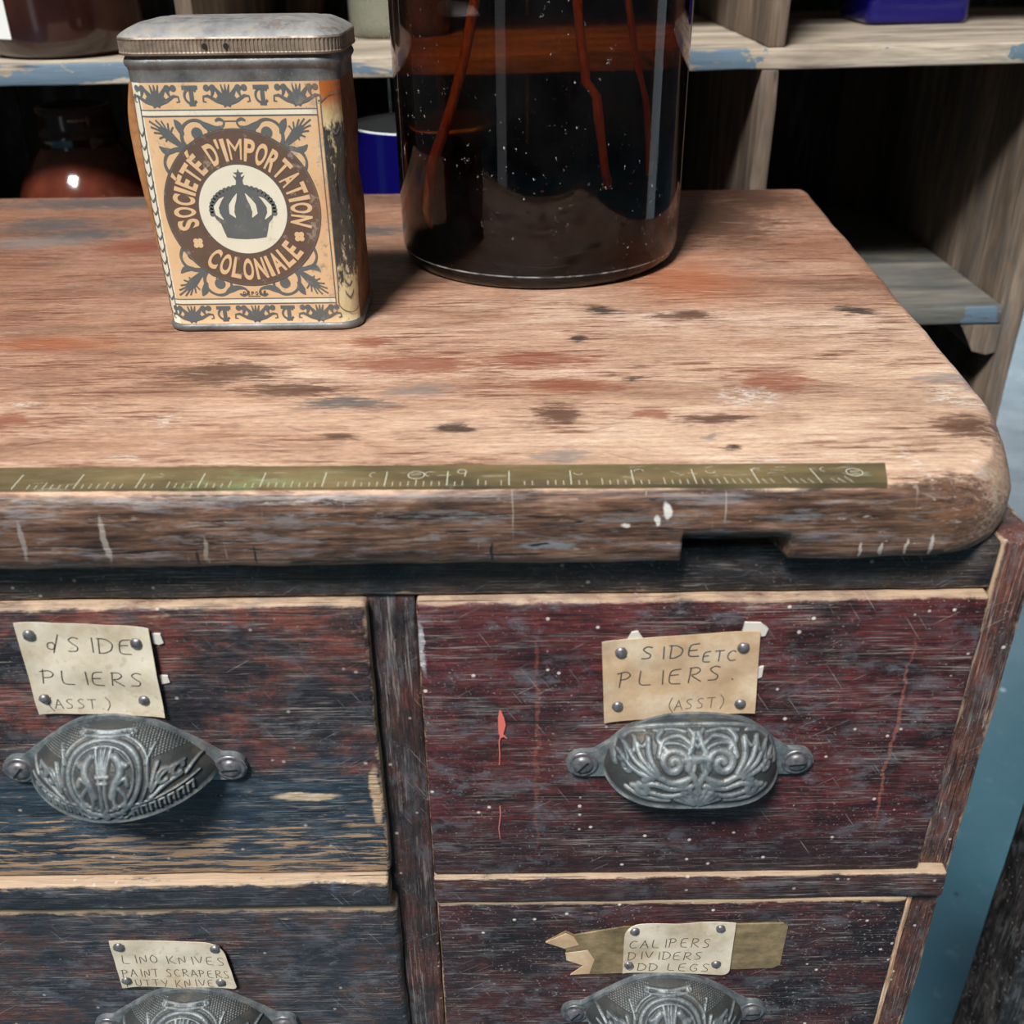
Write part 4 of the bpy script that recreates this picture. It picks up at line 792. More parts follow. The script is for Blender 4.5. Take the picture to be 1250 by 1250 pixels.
# rounded corner panels with leaf sprigs
pan = lambda xa, xb: catmull([(xa, 0.894), ((xa + xb) / 2, 0.8975), (xb, 0.894), (xb, 0.88), (xb, 0.85), (xb, 0.82), (xb, 0.811), ((xa + xb) / 2, 0.8075), (xa, 0.811), (xa, 0.82), (xa, 0.85), (xa, 0.88), (xa, 0.894)], 6)
for xa, xb in ((-0.0738, -0.0625), (-0.1494, -0.1454)):
    strip(b, pan(xa, xb), 0.0004, LY[2], fp, GR); xm = (xa + xb) / 2 + (0.0002 if xa < -0.1 else -0.0005)
    for k in range(14):
        z = 0.814 + k * 0.0052
        if xa > -0.1 and 0.835 < z < 0.878: continue
        for sg in (-1, 1): strip(b, [(xm, z), (xm + sg * 0.0016, z + 0.0018), (xm + sg * 0.0022, z + 0.0036)], [0.0008, 0.0008, 0.0002], LY[1], fp, GR)
# ring lettering
def glyph(ch):
    cu_ = bpy.data.curves.new('g', 'FONT'); cu_.body = ch; cu_.size = 1; cu_.offset = 0.0 if ch == 'M' else 0.034; cu_.resolution_u = 6; cu_.fill_mode = 'FRONT'
    ob = bpy.data.objects.new('g', cu_); COL.objects.link(ob); d = bpy.context.evaluated_depsgraph_get(); d.update()
    me = bpy.data.meshes.new_from_object(ob.evaluated_get(d)); V_ = [v.co.copy() for v in me.vertices]; F_ = [tuple(p.vertices) for p in me.polygons]
    bpy.data.objects.remove(ob); bpy.data.curves.remove(cu_); bpy.data.meshes.remove(me); return V_, F_
CAP = 0.735
def ring_text(txt, a0, a1, r_in, r_out, bottom):
    wt = {'I': 0.5, "'": 0.34, ' ': 0.62, 'M': 1.25, 'N': 1.02, 'O': 1.0, 'L': 0.84, 'E': 0.86, '\u00c9': 0.86}
    tot = sum(wt.get(c, 0.95) for c in txt); pos = 0; rm = (r_in + r_out) / 2; hgt = r_out - r_in
    for ch in txt:
        wgt = wt.get(ch, 0.95); th = a0 + (a1 - a0) * (pos + wgt / 2) / tot; pos += wgt
        if ch == ' ': continue
        V_, F_ = glyph(ch); x0 = min(v.x for v in V_); x1 = max(v.x for v in V_); full = abs(R_(a1 - a0)) * rm * wgt / tot * (0.84 if ch not in "I'" else 0.62)
        vs_ = []
        for v in V_:
            gx = ((v.x - x0) / (x1 - x0) - 0.5) * full; gy = v.y / CAP * (1.0 if ch != '\u00c9' else 0.93)
            gy = (v.y + 0.01) / (CAP + 0.02)
            if bottom: r = r_out - gy * hgt; a = R_(th) + gx / rm
            else: r = r_in + gy * hgt; a = R_(th) - gx / rm
            vs_.append(fp(Vector((CX + r * math.cos(a), CZ + r * math.sin(a))), LY[4]))
        b.add(vs_, F_, OR, False)
ring_text("SOCI\u00c9T\u00c9 D'IMPORTATION", 199, -17, 0.0200, 0.0290, False)
ring_text('COLONIALE', 228, 323, 0.0200, 0.0292, True)
for a in (213, 333):
    px, pz = CX + 0.0248 * math.cos(R_(a)), CZ + 0.0248 * math.sin(R_(a))
    for q in range(4): disc(px + 0.00125 * math.cos(R_(45 + 90 * q)), pz + 0.00125 * math.sin(R_(45 + 90 * q)), 0.00112, LY[4] + 0.00001 * q, OR, seg=16)
# crown
KX, KZ = -0.1100, 0.8412; mm = 0.001
crown = [(-8.6, 0), (-9.6, 3), (-10.4, 6), (-12.2, 8), (-13.6, 11), (-13.8, 14), (-12.6, 17), (-10.2, 19.4), (-7, 20.8), (-3.6, 21.4), (-1.6, 22.6), (-1.4, 24.2), (-2.6, 26.4), (-1.2, 25.6), (0, 26.2), (1.2, 25.6), (2.6, 26.4), (1.4, 24.2), (1.6, 22.6), (3.6, 21.4), (7, 20.8), (10.2, 19.4), (12.6, 17), (13.8, 14), (13.6, 11), (12.2, 8), (10.4, 6), (9.6, 3), (8.6, 0), (4.5, -0.6), (0, -0.8), (-4.5, -0.6)]
cs = 0.96
poly([(KX + x * mm * cs, KZ + z * mm * cs) for x, z in crown], LY[5], GR)
for i in range(1, 28):
    x, z = crown[2 + int(i * 24 / 28)] if False else crown[0]
for side_ in (-1, 1):
    for i in range(11):
        t = i / 10; a = R_(180 - 10 - t * 85); x, z = side_ * -math.cos(a) * -1, 0
        px, pz = 13.6 * math.cos(R_(-8 + t * 86)) * 1.0, 11.6 + 9.8 * math.sin(R_(-8 + t * 86))
        disc(KX + side_ * px * mm * cs, KZ + pz * mm * cs, 0.0011, LY[5] + 0.000008, GR, seg=12)
    # cream gaps between the arches
    for pts, wd in (([(side_ * 9.0, 7.8), (side_ * 11.2, 10.2), (side_ * 11.4, 13.2), (side_ * 9.2, 16.2), (side_ * 7.6, 17.4)], [0.3, 1.9, 2.1, 1.2, 0.2]), ([(side_ * 3.6, 8.6), (side_ * 5.0, 10.6), (side_ * 4.6, 13.8), (side_ * 3.0, 16.6), (side_ * 1.8, 18.8)], [0.3, 2.2, 2.4, 1.5, 0.2])):
        strip(b, [(KX + x * mm * cs, KZ + z * mm * cs) for x, z in pts], [q * mm for q in wd], LY[6], fp, CR)
star = []
for k in range(10):
    r = 0.0022 if k % 2 == 0 else 0.0009; star.append((KX + r * math.cos(R_(90 + 36 * k)), KZ + 0.0268 * cs + r * math.sin(R_(90 + 36 * k))))
poly(star, LY[6], GR)
# corner scrolls (x to the right, y down from the panel corner, millimetres)
u_ = 0.0457
def C_(pts): return [((x - 262) * u_, (y - 405) * u_) for x, y in pts]
LEAF = []
for tip in ((300, 440), (305, 488), (325, 535), (362, 585), (415, 612), (355, 432), (402, 438), (455, 458), (498, 490)):
    cx_, cy_ = 440 + (tip[0] - 400) * 0.25, 550 + (tip[1] - 520) * 0.25; LEAF.append((C_([(cx_, cy_), ((cx_ + tip[0]) / 2, (cy_ + tip[1]) / 2 - 4), tip]), [0.9, 0.75, 0.75]))
LEAF += [(C_([(375, 495), (430, 545), (500, 610), (590, 690)]), [1.2, 4.2, 3.0, 0.9]),
         (C_([(655, 745), (600, 680), (560, 600), (575, 500), (640, 445), (720, 440), (790, 490), (800, 560), (760, 615), (700, 625), (665, 590)]), [2.6, 2.2, 1.6, 1.4, 1.1, 1.4, 1.5, 1.0, 0.9, 0.7, 0.5]),
         (C_([(740, 450), (800, 490), (870, 505), (930, 490), (945, 450), (905, 430), (870, 445)]), [1.2, 3.0, 2.0, 1.0, 0.9, 1.4, 0.8]),
         (C_([(655, 745), (590, 690), (490, 680), (410, 715), (375, 785), (385, 850), (420, 900), (490, 895), (545, 850), (540, 800)]), [2.6, 2.2, 2.0, 1.5, 1.1, 1.4, 1.4, 1.0, 0.8, 0.6]),
         (C_([(395, 860), (440, 930), (475, 1000), (470, 1055), (430, 1060), (425, 1025)]), [1.2, 2.8, 1.6, 0.9, 0.9, 0.6]),
         (C_([(515, 430), (545, 480), (570, 560)]), [0.5, 3.2, 1.6]), (C_([(350, 650), (400, 690), (480, 690)]), [0.5, 2.8, 1.4]),
         (C_([(600, 690), (625, 640), (660, 620), (672, 650), (650, 662)]), [1.0, 0.8, 0.7, 0.7, 0.5]), (C_([(600, 690), (560, 720), (545, 755), (580, 765)]), [1.0, 0.8, 0.7, 0.5])]
for (ox, oz, sx, sz) in ((xl, 0.8893, 1, -1), (xr, 0.8893, -1, -1), (xl, 0.8150, 1, 1), (xr, 0.8150, -1, 1)):
    for pts, wd in LEAF:
        q_ = catmull([(p[0], p[1], w_) for p, w_ in zip(pts, wd)], 5); pts = [(q[0], q[1]) for q in q_]; wd = [q[2] for q in q_]
        strip(b, [(ox + sx * x * mm, oz + sz * y * mm) for x, y in pts], [q * mm * 0.9 for q in wd], LY[1], fp, GR)
    for (dx, dy, r) in ((697, 545, 50), (482, 820, 48)):
        q = C_([(dx, dy)])[0]; disc(ox + sx * q[0] * mm, oz + sz * q[1] * mm, r * u_ * mm, LY[1] + 0.00001, GR, seg=24)
    q0, q1 = C_([(945, 447)])[0], C_([(945, 447)])[0]
z1, z2 = 0.8893 - C_([(945, 447)])[0][1] * mm, 0.8150 + C_([(945, 447)])[0][1] * mm; xa, xb = xl + C_([(945, 0)])[0][0] * mm, xr - C_([(945, 0)])[0][0] * mm
strip(b, [(xa, z1), (xb, z1)], 0.0004, LY[1], fp, GR); strip(b, [(xa, z2 - 0.0012), (xb, z2 - 0.0012)], 0.0004, LY[1], fp, GR)
# DEPOSE line
V_adv = 0
for i, ch in enumerate('D\u00c9POS\u00c9'):
    V_, F_ = glyph(ch); x0 = min(v.x for v in V_); x1 = max(v.x for v in V_)
    b.add([fp(Vector((CX - 0.0050 + i * 0.00175 + (v.x - x0) / (x1 - x0) * 0.0012, z2 - 0.0006 + v.y / CAP * 0.0016)), LY[2]) for v in V_], F_, BR, False)
# top and bottom ornamental bands
def band(zb, hgt):
    k = hgt / 8.6
    for cx in (-0.1385, -0.1106, -0.0827):
        for (tx, tz, wd) in ((-4.4, 7.4, 1.5), (-1.6, 8.2, 0.9), (0, 8.2, 0.9), (1.6, 8.2, 0.9), (4.4, 7.4, 1.5)):
            strip(b, [(cx, zb + 0.6 * k * mm), (cx + tx * 0.4 * mm, zb + tz * 0.5 * k * mm), (cx + tx * mm, zb + tz * k * mm)], [2.6 * mm, 1.9 * mm * wd / 1.2, wd * 0.5 * mm], LY[1], fp, GR)
        for sx in (-1, 1):
            for (dx, dz, r) in ((5.0, 6.9, 1.35), (7.4, 7.0, 1.25), (3.0, 3.2, 0.9)): disc(cx + sx * dx * mm, zb + dz * k * mm, r * mm, LY[1] + 0.00001, GR, seg=18)
            if True: strip(b, [(cx, zb + 1.2 * k * mm), (cx + sx * 4 * mm, zb + 2.4 * k * mm), (cx + sx * 7.2 * mm, zb + 4.2 * k * mm), (cx + sx * 9.0 * mm, zb + 4.0 * k * mm), (cx + sx * 9.2 * mm, zb + 2.2 * k * mm), (cx + sx * 8.0 * mm, zb + 2.0 * k * mm)], [1.6 * mm, 1.4 * mm, 1.1 * mm, 0.7 * mm, 0.7 * mm, 0.4 * mm], LY[1] + 0.00002, fp, GR)
            strip(b, [(cx + sx * 5 * mm, zb + 5.8 * k * mm), (cx + sx * 6 * mm, zb + 3.4 * k * mm)], [1.4 * mm, 0.4 * mm], LY[1] + 0.00002, fp, GR)
    for cx in (-0.1246, -0.0966):
        strip(b, [(cx - 3.1 * mm, zb + 7.2 * k * mm), (cx + 3.1 * mm, zb + 7.2 * k * mm)], 1.5 * mm, LY[1], fp, GR); strip(b, [(cx + 0.4 * mm, zb + 7.2 * k * mm), (cx + 0.4 * mm, zb + 1.0 * k * mm)], 1.7 * mm, LY[1] + 0.00001, fp, GR); strip(b, [(cx - 0.9 * mm, zb + 1.1 * k * mm), (cx + 1.7 * mm, zb + 1.1 * k * mm)], 0.9 * mm, LY[1] + 0.00002, fp, GR)
        strip(b, [(cx + x * mm, zb + (4.2 + z) * k * mm) for x, z in arc(0.2, 0, 2.6, 40, 320, 18)], 0.9 * mm, LY[1] + 0.00003, fp, GR)
band(0.8925, 8.9); band(0.8040, 8.0)
b.build('printed_front', [PR_gr, PR_br, PR_cr, PR_or], tin, fix=False)

# ------------------------------------------------------------------ big amber jar with dried stems
def amber(name, c, rough=0.0, dens=0.0, vol=None, dust=False):
    M = Mat(name); nd = M.n('ShaderNodeBsdfPrincipled'); M.put(nd.inputs['Base Color'], c); nd.inputs['Roughness'].default_value = rough; nd.inputs['Transmission Weight'].default_value = 1; nd.inputs['IOR'].default_value = 1.42
    sm = M.ramp(M.noise(M.map((18, 18, 14)), 5, 0.7), [(0.45, rough), (0.75, rough + 0.12)]); M.put(nd.inputs['Roughness'], sm)
    M.t.links.new(nd.outputs[0], M.out.inputs[0])
    if dust:                                   # dusty film, specks and a scuffed ring near the foot
        df = M.n('ShaderNodeBsdfDiffuse'); df.inputs[0].default_value = (0.62, 0.64, 0.66, 1); mx = M.n('ShaderNodeMixShader')
        sp = M.math('MULTIPLY', M.ramp(M.noise(M.map((330, 330, 260)), 3, 0.7), [(0.66, 0.0), (0.72, 1.0)]), M.ramp(M.noise(M.map((24, 24, 24)), 4), [(0.46, 0.0), (0.62, 0.9)]))
        P = M.xyz(); rg = M.math('MULTIPLY', M.mr(M.math('ABSOLUTE', M.math('SUBTRACT', P[2], 0.8072)), 0.0006, 0.0001), M.ramp(M.noise(M.map((80, 80, 80)), 4), [(0.4, 0.1), (0.6, 0.8)]))
        film = M.math('MULTIPLY', M.ramp(M.noise(M.map((22, 22, 16), (3, 1, 1)), 5, 0.7), [(0.4, 0.0), (0.7, 1.0)]), 0.007)
        M.put(mx.inputs[0], M.math('ADD', M.math('MAXIMUM', sp, rg), film)); M.t.links.new(nd.outputs[0], mx.inputs[1]); M.t.links.new(df.outputs[0], mx.inputs[2]); M.t.links.new(mx.outputs[0], M.out.inputs[0])
    if dens:
        va = M.n('ShaderNodeVolumeAbsorption'); va.inputs[0].default_value = vol; va.inputs[1].default_value = dens; M.t.links.new(va.outputs[0], M.out.inputs[1])
    return M.m
MG = amber('amber_glass', (236, 228, 220), 0.0, 860, (0.71, 0.46, 0.05, 1), True)
JX, JY, JR = 0.0168, 0.2750, 0.0735
jar = thing('glass_jar', 'tall dark amber glass jar behind the printed tin, stems inside', 'jar', (JX, JY, 0.8))
b = MB()
prof = [(0.001, 0.0035), (0.060, 0.0030), (0.064, 0.0008), (0.0668, 0.0), (0.0700, 0.0010), (0.0722, 0.0045), (0.0735, 0.0100), (0.0737, 0.03), (0.0737, 0.20), (0.0720, 0.222), (0.066, 0.240), (0.058, 0.249), (0.055, 0.255), (0.055, 0.270), (0.0575, 0.272), (0.0575, 0.278), (0.0535, 0.279), (0.0515, 0.276),
        (0.0515, 0.255), (0.055, 0.246), (0.063, 0.237), (0.0690, 0.220), (0.0706, 0.20), (0.0706, 0.03), (0.0702, 0.014), (0.0680, 0.0095), (0.060, 0.0085), (0.001, 0.0090)]
b.lathe((JX, JY, 0.8), prof, 0, 128, cap0=True, cap1=True)
b.build('jar_body', MG, jar)
b = MB(); rows = []
for r, h in ((0.001, 0.0092), (0.066, 0.0092), (0.0690, 0.0125), (0.0694, 0.040), (0.064, 0.044), (0.045, 0.040), (0.02, 0.043), (0.001, 0.042)):
    rows.append([(JX + r * math.cos(2 * math.pi * k / 64), JY + r * math.sin(2 * math.pi * k / 64), 0.8 + h + (mnoise.noise(Vector((k * 0.35, r * 60, 1))) * 0.006 if h > 0.03 else 0)) for k in range(64)])
b.grid(rows, 0, closed_v=True); o = b.build('dark_fill', plain('black_filler', (9, 7, 8), 0.9, Specular_IOR_Level=0.0), jar); o['label'] = 'added dark filling that blackens the bottom of the jar'  # dark filling added to block the view through the foot of the glass
M = Mat('dried_stem'); MS = M.bsdf(Base_Color=M.ramp(M.noise(M.map((300, 300, 60)), 4), [(0.3, (216, 150, 84)), (0.7, (250, 214, 160))]), Roughness=0.7)
def stem(pts, r, label, cat='stem'):
    P_ = []
    for p, q in zip(pts[:-1], pts[1:]):
        for t in (0, 0.33, 0.66): P_.append(tuple(p[k] + (q[k] - p[k]) * t + mnoise.noise(Vector(p) * 300 + Vector((k, t, 0))) * 0.0006 for k in range(3)))
    P_.append(pts[-1]); b = MB(); b.tube(P_, [r * (1.0 + 0.25 * mnoise.noise(Vector(p) * 200)) for p in P_], 0, 8)
    o = b.build('dried_stem', MS); return tag(o, label, 'stem', 'dried stems inside the amber jar')
stem([(-0.030, 0.235, 0.811), (-0.0395, 0.232, 0.833), (-0.036, 0.232, 0.853), (-0.027, 0.236, 0.8765), (-0.019, 0.244, 0.9024), (-0.013, 0.252, 0.93), (-0.008, 0.262, 0.97)], 0.0024, 'orange dried stem leaning at the left inside the amber jar')
stem([(0.048, 0.246, 0.811), (0.0487, 0.240, 0.8442), (0.0470, 0.240, 0.8523), (0.0425, 0.241, 0.8833), (0.0372, 0.244, 0.8889), (0.0350, 0.250, 0.9054), (0.0325, 0.256, 0.93), (0.030, 0.262, 0.97)], 0.0022, 'knotted dried stem right of centre inside the amber jar')
stem([(0.074, 0.268, 0.811), (0.072, 0.262, 0.85), (0.0685, 0.260, 0.8792), (0.0615, 0.262, 0.9015), (0.057, 0.265, 0.93), (0.052, 0.268, 0.97)], 0.0016, 'thin dried stem nearest the right wall of the amber jar')

# ------------------------------------------------------------------ shelf unit behind
shf = thing('pigeonhole_shelf', 'old timber pigeonhole shelving with flaking blue edges behind the cabinet', 'shelf', (0.1, 0.67, 0))
def shelf_wood(name, axis, seed, base=((92, 82, 72), (146, 132, 116), (196, 182, 162)), blue=0.0, front=None, bluecol=(94, 116, 134), bluex=None, dark=0.0):
    M = Mat(name); L = (seed, seed * 2.3, seed * 0.7)
    st = lambda a, c: M.map((a, c, c) if axis == 'x' else ((c, a, c) if axis == 'y' else (c, c, a)), L)
    c = M.ramp(M.noise(st(6, 40), 5, 0.65, 0.5), [(0.3, base[0]), (0.5, base[1]), (0.7, base[2])])
    c = M.mix(0.6, c, M.ramp(M.noise(st(20, 420), 3, 0.7), [(0.3, 0.28), (0.7, 0.76)]), 'OVERLAY')
    P = M.xyz()
    gr = M.math('MULTIPLY', M.ramp(M.noise(st(12, 60), 5, 0.7, 0.4), [(0.52, 0.0), (0.66, 1.0)]), 0.6)
    c = M.mix(gr, c, (84, 92, 98))
    if blue:
        f = M.math('ADD', M.noise(M.map((26, 26, 70), L), 5, 0.7, 0.6), blue)
        if bluex: 
            for (xc, wd, am) in bluex: f = M.math('ADD', f, M.mr(M.math('ABSOLUTE', M.math('SUBTRACT', P[0], xc)), wd, wd * 0.6, 0.0, am))
        k = M.ramp(f, [(0.53, 0.0), (0.56, 1.0)])
        k = M.math('MULTIPLY', k, M.mr(P[1], front, front + 0.0012, 1.0, 0.0))
        c = M.mix(k, c, M.mix(M.noise(M.map((90, 90, 90)), 3), bluecol, tuple(min(255, q + 14) for q in bluecol)))
    ck = M.math('MULTIPLY', M.ramp(M.noise(st(10, 300), 2), [(0.66, 0.0), (0.7, 1.0)]), 0.7); c = M.mix(ck, c, (40, 34, 32))
    return M.bsdf(Base_Color=c, Roughness=0.75, Normal=M.bump(M.noise(st(20, 420), 3, 0.7), 0.4, 0.001))
ROT = 0.0095
tl = lambda c: Vector((c.x, c.y, c.z + (c.x) * ROT))
YS = 0.50
MU = shelf_wood('upper_shelf_wood', 'x', 2, ((120, 108, 94), (176, 162, 144), (214, 202, 184)), blue=-0.09, front=YS + 0.0008, bluex=((-0.34, 0.10, 0.17), (0.145, 0.045, 0.15), (0.40, 0.055, 0.20), (-0.11, 0.02, 0.06)))
MV = shelf_wood('shelf_upright_wood', 'z', 5, ((76, 64, 55), (116, 100, 86), (160, 142, 124)))
ML = shelf_wood('lower_shelf_wood', 'x', 8, ((72, 72, 68), (108, 107, 101), (146, 139, 126)), blue=-0.12, front=YS + 0.0008, bluex=((0.373, 0.018, 0.22),))
MK = shelf_wood('back_board_wood', 'z', 11, ((26, 23, 22), (44, 38, 34), (66, 56, 48)))
slab('shelf_board', -0.62, 0.62, YS, 0.84, 0.8625, 0.8765, MU, shf, 0.0012, 0.0007, step=0.03, tilt=tl, seed=21)
slab('shelf_board', -0.62, 0.3905, YS, 0.84, 0.6715, 0.6860, ML, shf, 0.0014, 0.0007, step=0.03, tilt=tl, seed=22)
slab('shelf_board', -0.62, 0.3905, YS, 0.84, 0.30, 0.3145, ML, shf, 0.0014, 0.0007, step=0.05, tilt=tl, seed=23)
slab('shelf_board', -0.62, 0.62, YS, 0.84, 1.10, 1.1145, MU, shf, 0.0014, 0.0007, step=0.05, tilt=tl, seed=24)
for x in (-0.2300, 0.1800):
    slab('divider', x, x + 0.0125, YS, 0.84, 0.6862, 0.8624, MV, shf, 0.0012, 0.0009, step=0.025, tilt=tl, seed=int(x * 100))
    slab('divider', x + 0.003, x + 0.0155, YS + 0.002, 0.84, 0.8768, 1.0998, MV, shf, 0.0012, 0.0009, step=0.025, tilt=tl, seed=int(x * 90))
slab('side_panel', 0.3915, 0.4065, YS - 0.002, 0.85, 0.0, 0.8620, MV, shf, 0.0015, 0.0009, step=0.03, tilt=lambda c: Vector((c.x, c.y, c.z + 0.0035 * (c.z > 0.1))), seed=31)
slab('side_panel', 0.605, 0.620, YS, 0.84, 0.8825, 1.1050, MV, shf, 0.0015, 0.0006, step=0.05, seed=32)
slab('side_panel', -0.635, -0.6205, YS, 0.85, 0.0, 1.1000, MV, shf, 0.0015, 0.0006, step=0.05, seed=33)
xs = [-0.62, -0.50, -0.37, -0.245, -0.12, 0.02, 0.15, 0.26, 0.345, 0.408, 0.52, 0.62]
MK2 = shelf_wood('pale_back_board', 'z', 15, ((60, 46, 36), (84, 64, 50), (110, 86, 68)))
for i in range(len(xs) - 1):
    slab('back_board', xs[i], xs[i + 1] - 0.001, 0.842, 0.852, 0.02 if xs[i] < 0.40 else 0.878, 1.10, MK2 if i == 8 else MK, shf, 0.001, 0.0004, step=0.08, seed=40 + i)
b = MB(); b.prism_y([(0.3595, 0.6740), (0.3905, 0.6742), (0.3905, 0.6520), (0.3840, 0.6500), (0.3720, 0.6530)], YS - 0.0015, 0.80)
b.build('shelf_batten', MV, shf)

# ------------------------------------------------------------------ things on the shelf
def zsh(x): return 0.8767 + x * ROT
def zlo(x): return 0.6862 + x * ROT
MBG = Mat('brown_glaze'); c = MBG.ramp(MBG.noise(MBG.map((30, 30, 16)), 4), [(0.3, (74, 34, 24)), (0.7, (116, 56, 40))]); MBG = MBG.bsdf(Base_Color=c, Roughness=0.12, Coat_Weight=0.6, Coat_Roughness=0.05)
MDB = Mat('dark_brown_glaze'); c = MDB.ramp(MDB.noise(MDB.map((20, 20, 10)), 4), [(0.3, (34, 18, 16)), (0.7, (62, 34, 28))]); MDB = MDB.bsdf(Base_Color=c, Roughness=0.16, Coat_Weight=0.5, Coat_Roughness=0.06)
jx, jy = -0.3330, 0.5790
t = thing('storage_jar', 'dark brown glossy jar with white paper label at top left of shelf', 'jar', (jx, jy, zsh(jx)))
b = MB(); b.lathe((jx, jy, zsh(jx)), [(0.001, 0.001), (0.046, 0.0006), (0.0515, 0.0015), (0.0555, 0.006), (0.0575, 0.014), (0.058, 0.03), (0.058, 0.13), (0.054, 0.142), (0.042, 0.150), (0.038, 0.156), (0.038, 0.170), (0.034, 0.170), (0.034, 0.150), (0.001, 0.148)], 0, 72)
b.build('jar_body', MDB, t)
b = MB(); rows = []
for zz in np.linspace(0.014, 0.10, 9):
    rows.append([(jx + 0.0586 * math.sin(a), jy - 0.0586 * math.cos(a), zsh(jx) + zz) for a in np.linspace(R_(-86), R_(-20), 24)])
b.grid(rows, 0); b.build('paper_label', plain('white_paper', (226, 230, 228), 0.7), t)
px_, py_ = -0.3500, 0.6000
t = thing('stoneware_pot', 'round brown glazed pot with collar in the lower left pigeonhole', 'pot', (px_, py_, zlo(px_)))
b = MB(); b.lathe((px_, py_, zlo(px_)), [(0.001, 0.0), (0.040, 0.0), (0.044, 0.004), (0.0535, 0.03), (0.0585, 0.055), (0.0575, 0.075), (0.050, 0.095), (0.038, 0.112), (0.0310, 0.120)], 0, 72, cap1=False); b.build('pot_body', MBG, t)
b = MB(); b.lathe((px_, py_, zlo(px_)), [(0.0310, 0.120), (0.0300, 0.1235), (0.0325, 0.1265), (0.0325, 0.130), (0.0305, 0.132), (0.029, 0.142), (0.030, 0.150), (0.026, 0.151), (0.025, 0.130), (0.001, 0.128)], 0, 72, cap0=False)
b.build('shaded_neck', MDB, t)  # darker glaze here puts the shade under the shelf into the colour
ex_, ey_ = -0.0665, 0.5660
t = thing('enamel_mug', 'cobalt blue enamel mug with pale inside behind the printed tin', 'mug', (ex_, ey_, zlo(ex_)))
b = MB(); hz = 0.8222 - zlo(ex_)
b.lathe((ex_, ey_, zlo(ex_)), [(0.001, 0.0), (0.050, 0.0), (0.053, 0.003), (0.0545, 0.012), (0.0550, hz - 0.004), (0.0560, hz - 0.001)], 0, 72, cap1=False)
b.lathe((ex_, ey_, zlo(ex_)), [(0.0560, hz - 0.001), (0.0556, hz), (0.0546, hz - 0.0005), (0.0535, hz - 0.004), (0.0530, 0.012), (0.050, 0.005), (0.001, 0.004)], 1, 72, cap0=False)
b.build('mug_body', [plain('blue_enamel', (16, 12, 92), 0.14), plain('pale_enamel', (236, 241, 243), 0.3)], t)
b = MB(); b.tube([(ex_ + 0.054 + 0.026 * math.sin(a), ey_ + 0.004, zlo(ex_) + 0.070 + 0.034 * math.cos(a)) for a in np.linspace(0.05, math.pi - 0.05, 20)], 0.0042, 0, 10)
b.build('handle', plain('blue_enamel_handle', (16, 12, 92), 0.14), t)
# cobalt bottle
MCB = Mat('cobalt_glass'); nd = MCB.n('ShaderNodeBsdfPrincipled'); MCB.put(nd.inputs['Base Color'], (22, 14, 128)); nd.inputs['Roughness'].default_value = 0.08; nd.inputs['Transmission Weight'].default_value = 0.35; nd.inputs['IOR'].default_value = 1.5; MCB.t.links.new(nd.outputs[0], MCB.out.inputs[0]); MCB = MCB.m
bx0, bx1, by0, by1 = 0.2985, 0.3835, 0.6560, 0.7410; bz = zsh(0.34)
t = thing('cobalt_bottle', 'square cobalt blue glass bottle on the upper right shelf', 'bottle', ((bx0 + bx1) / 2, (by0 + by1) / 2, bz))
b = MB(); rows = []
for o_, z in ((-0.006, 0.0), (-0.001, 0.001), (0, 0.004), (0, 0.14), (-0.003, 0.152), (-0.016, 0.163), (-0.026, 0.168)): rows.append([(x, y, bz + z) for x, y in rrect(bx0 - o_, bx1 + o_, by0 - o_, by1 + o_, max(0.003, 0.008 + o_ * 0.2), 0.9, 8)])
b.grid(rows, 0, closed_v=True); b.add(rows[0], [tuple(range(len(rows[0])))[::-1]]); b.add(rows[-1], [tuple(range(len(rows[-1])))])
b.build('bottle_body', MCB, t)
b = MB(); b.lathe(((bx0 + bx1) / 2, (by0 + by1) / 2, bz + 0.1675), [(0.0155, 0), (0.0150, 0.022), (0.0185, 0.024), (0.0185, 0.032), (0.012, 0.033)], 0, 32); b.build('bottle_neck', MCB, t)
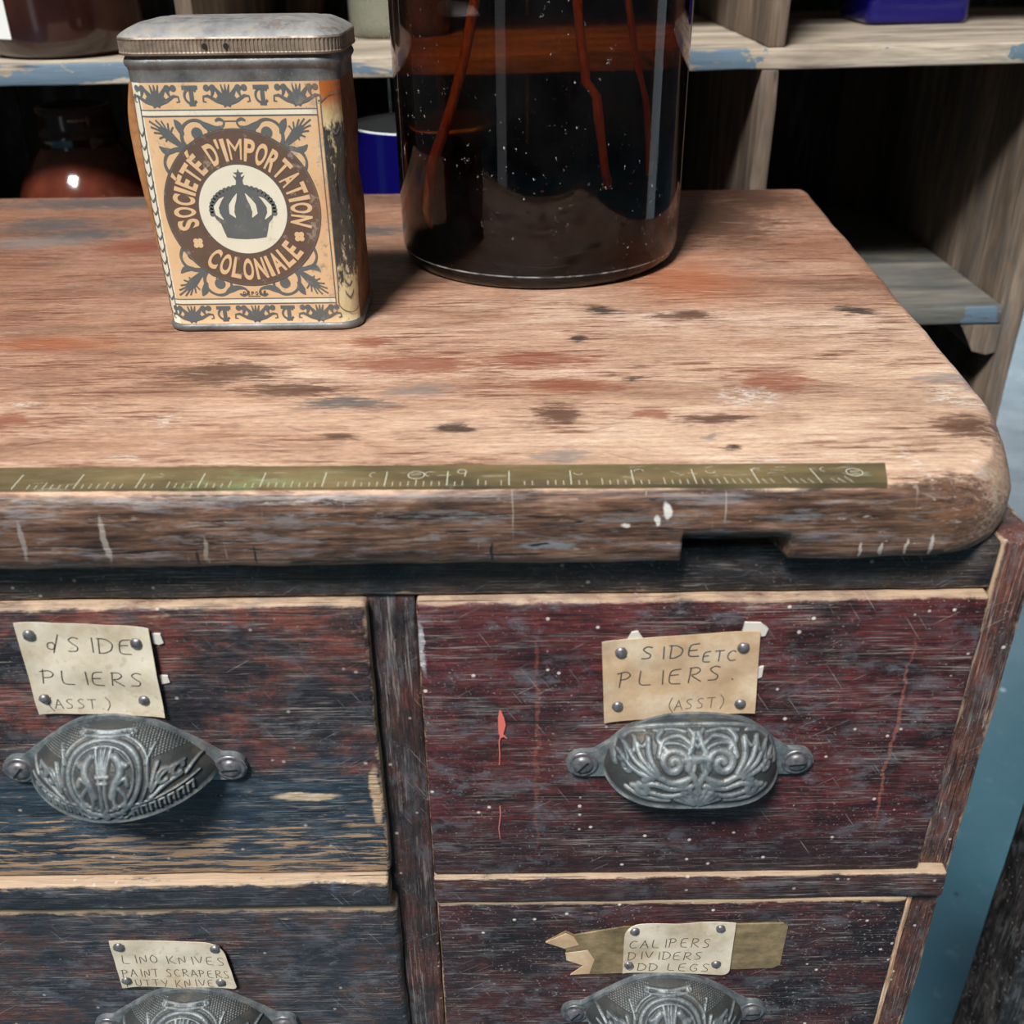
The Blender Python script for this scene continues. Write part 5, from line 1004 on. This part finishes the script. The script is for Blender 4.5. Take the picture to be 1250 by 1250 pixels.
# pressed glass tumbler
gx, gy = -0.0930, 0.6620
M = Mat('grey_green_glass'); nd = M.n('ShaderNodeBsdfPrincipled'); M.put(nd.inputs['Base Color'], (196, 198, 178)); M.put(nd.inputs['Roughness'], M.ramp(M.noise(M.map((60, 60, 40)), 4), [(0.4, 0.1), (0.7, 0.5)])); nd.inputs['Transmission Weight'].default_value = 0.65; M.t.links.new(nd.outputs[0], M.out.inputs[0])
b = MB(); b.lathe((gx, gy, zsh(gx)), [(0.001, 0.0005), (0.0330, 0.0), (0.0360, 0.003), (0.0370, 0.010), (0.0372, 0.05), (0.0372, 0.09), (0.0345, 0.09), (0.0345, 0.012), (0.001, 0.009)], 0, 56)
o = b.build('glass_tumbler', M.m); o.location = (0, 0, 0); tag(o, 'cloudy greenish glass tumbler on upper shelf between tin and amber jar', 'glass')
# grey crock far right
qx, qy = 0.5400, 0.8000
b = MB(); b.lathe((qx, qy, zsh(qx)), [(0.001, 0), (0.032, 0), (0.036, 0.004), (0.038, 0.03), (0.038, 0.09), (0.030, 0.105), (0.026, 0.12), (0.022, 0.12), (0.022, 0.10), (0.001, 0.098)], 0, 48)
M = Mat('grey_stoneware'); o = b.build('stoneware_bottle', M.bsdf(Base_Color=M.ramp(M.noise(M.map((160, 160, 160)), 5, 0.7), [(0.3, (60, 58, 54)), (0.7, (150, 146, 138))]), Roughness=0.6)); tag(o, 'mottled grey stoneware bottle at far right end of the upper shelf', 'bottle')
# wooden slat leaning in the upper left pigeonhole
M_sl = shelf_wood('slat_wood', 'z', 19, ((74, 54, 40), (104, 80, 60), (128, 102, 80)))
sx_ = -0.186
o = slab('wooden_slat', -0.0165, 0.0165, -0.006, 0.006, 0.0, 0.16, M_sl, None, 0.0012, 0.0004, step=0.03)
o.location = (sx_, 0.760, zsh(sx_) + 0.0036); o.rotation_euler = (R_(-12), R_(9), 0); tag(o, 'brown wooden slat leaning on the upper shelf behind the tin', 'slat')
# dark upright timber on the floor to the right
M_pt = old_wood('dark_post', 'z', [(0.3, (14, 14, 18)), (0.5, (34, 32, 34)), (0.66, (84, 82, 80)), (0.8, (120, 116, 110))], 41, bluew=0.4)
o = slab('timber_post', 0.325, 0.395, 0.150, 0.196, 0.0, 0.470, M_pt, None, 0.002, 0.0006, step=0.03); tag(o, 'dark weathered timber post standing on blue floor right of the cabinet', 'post')
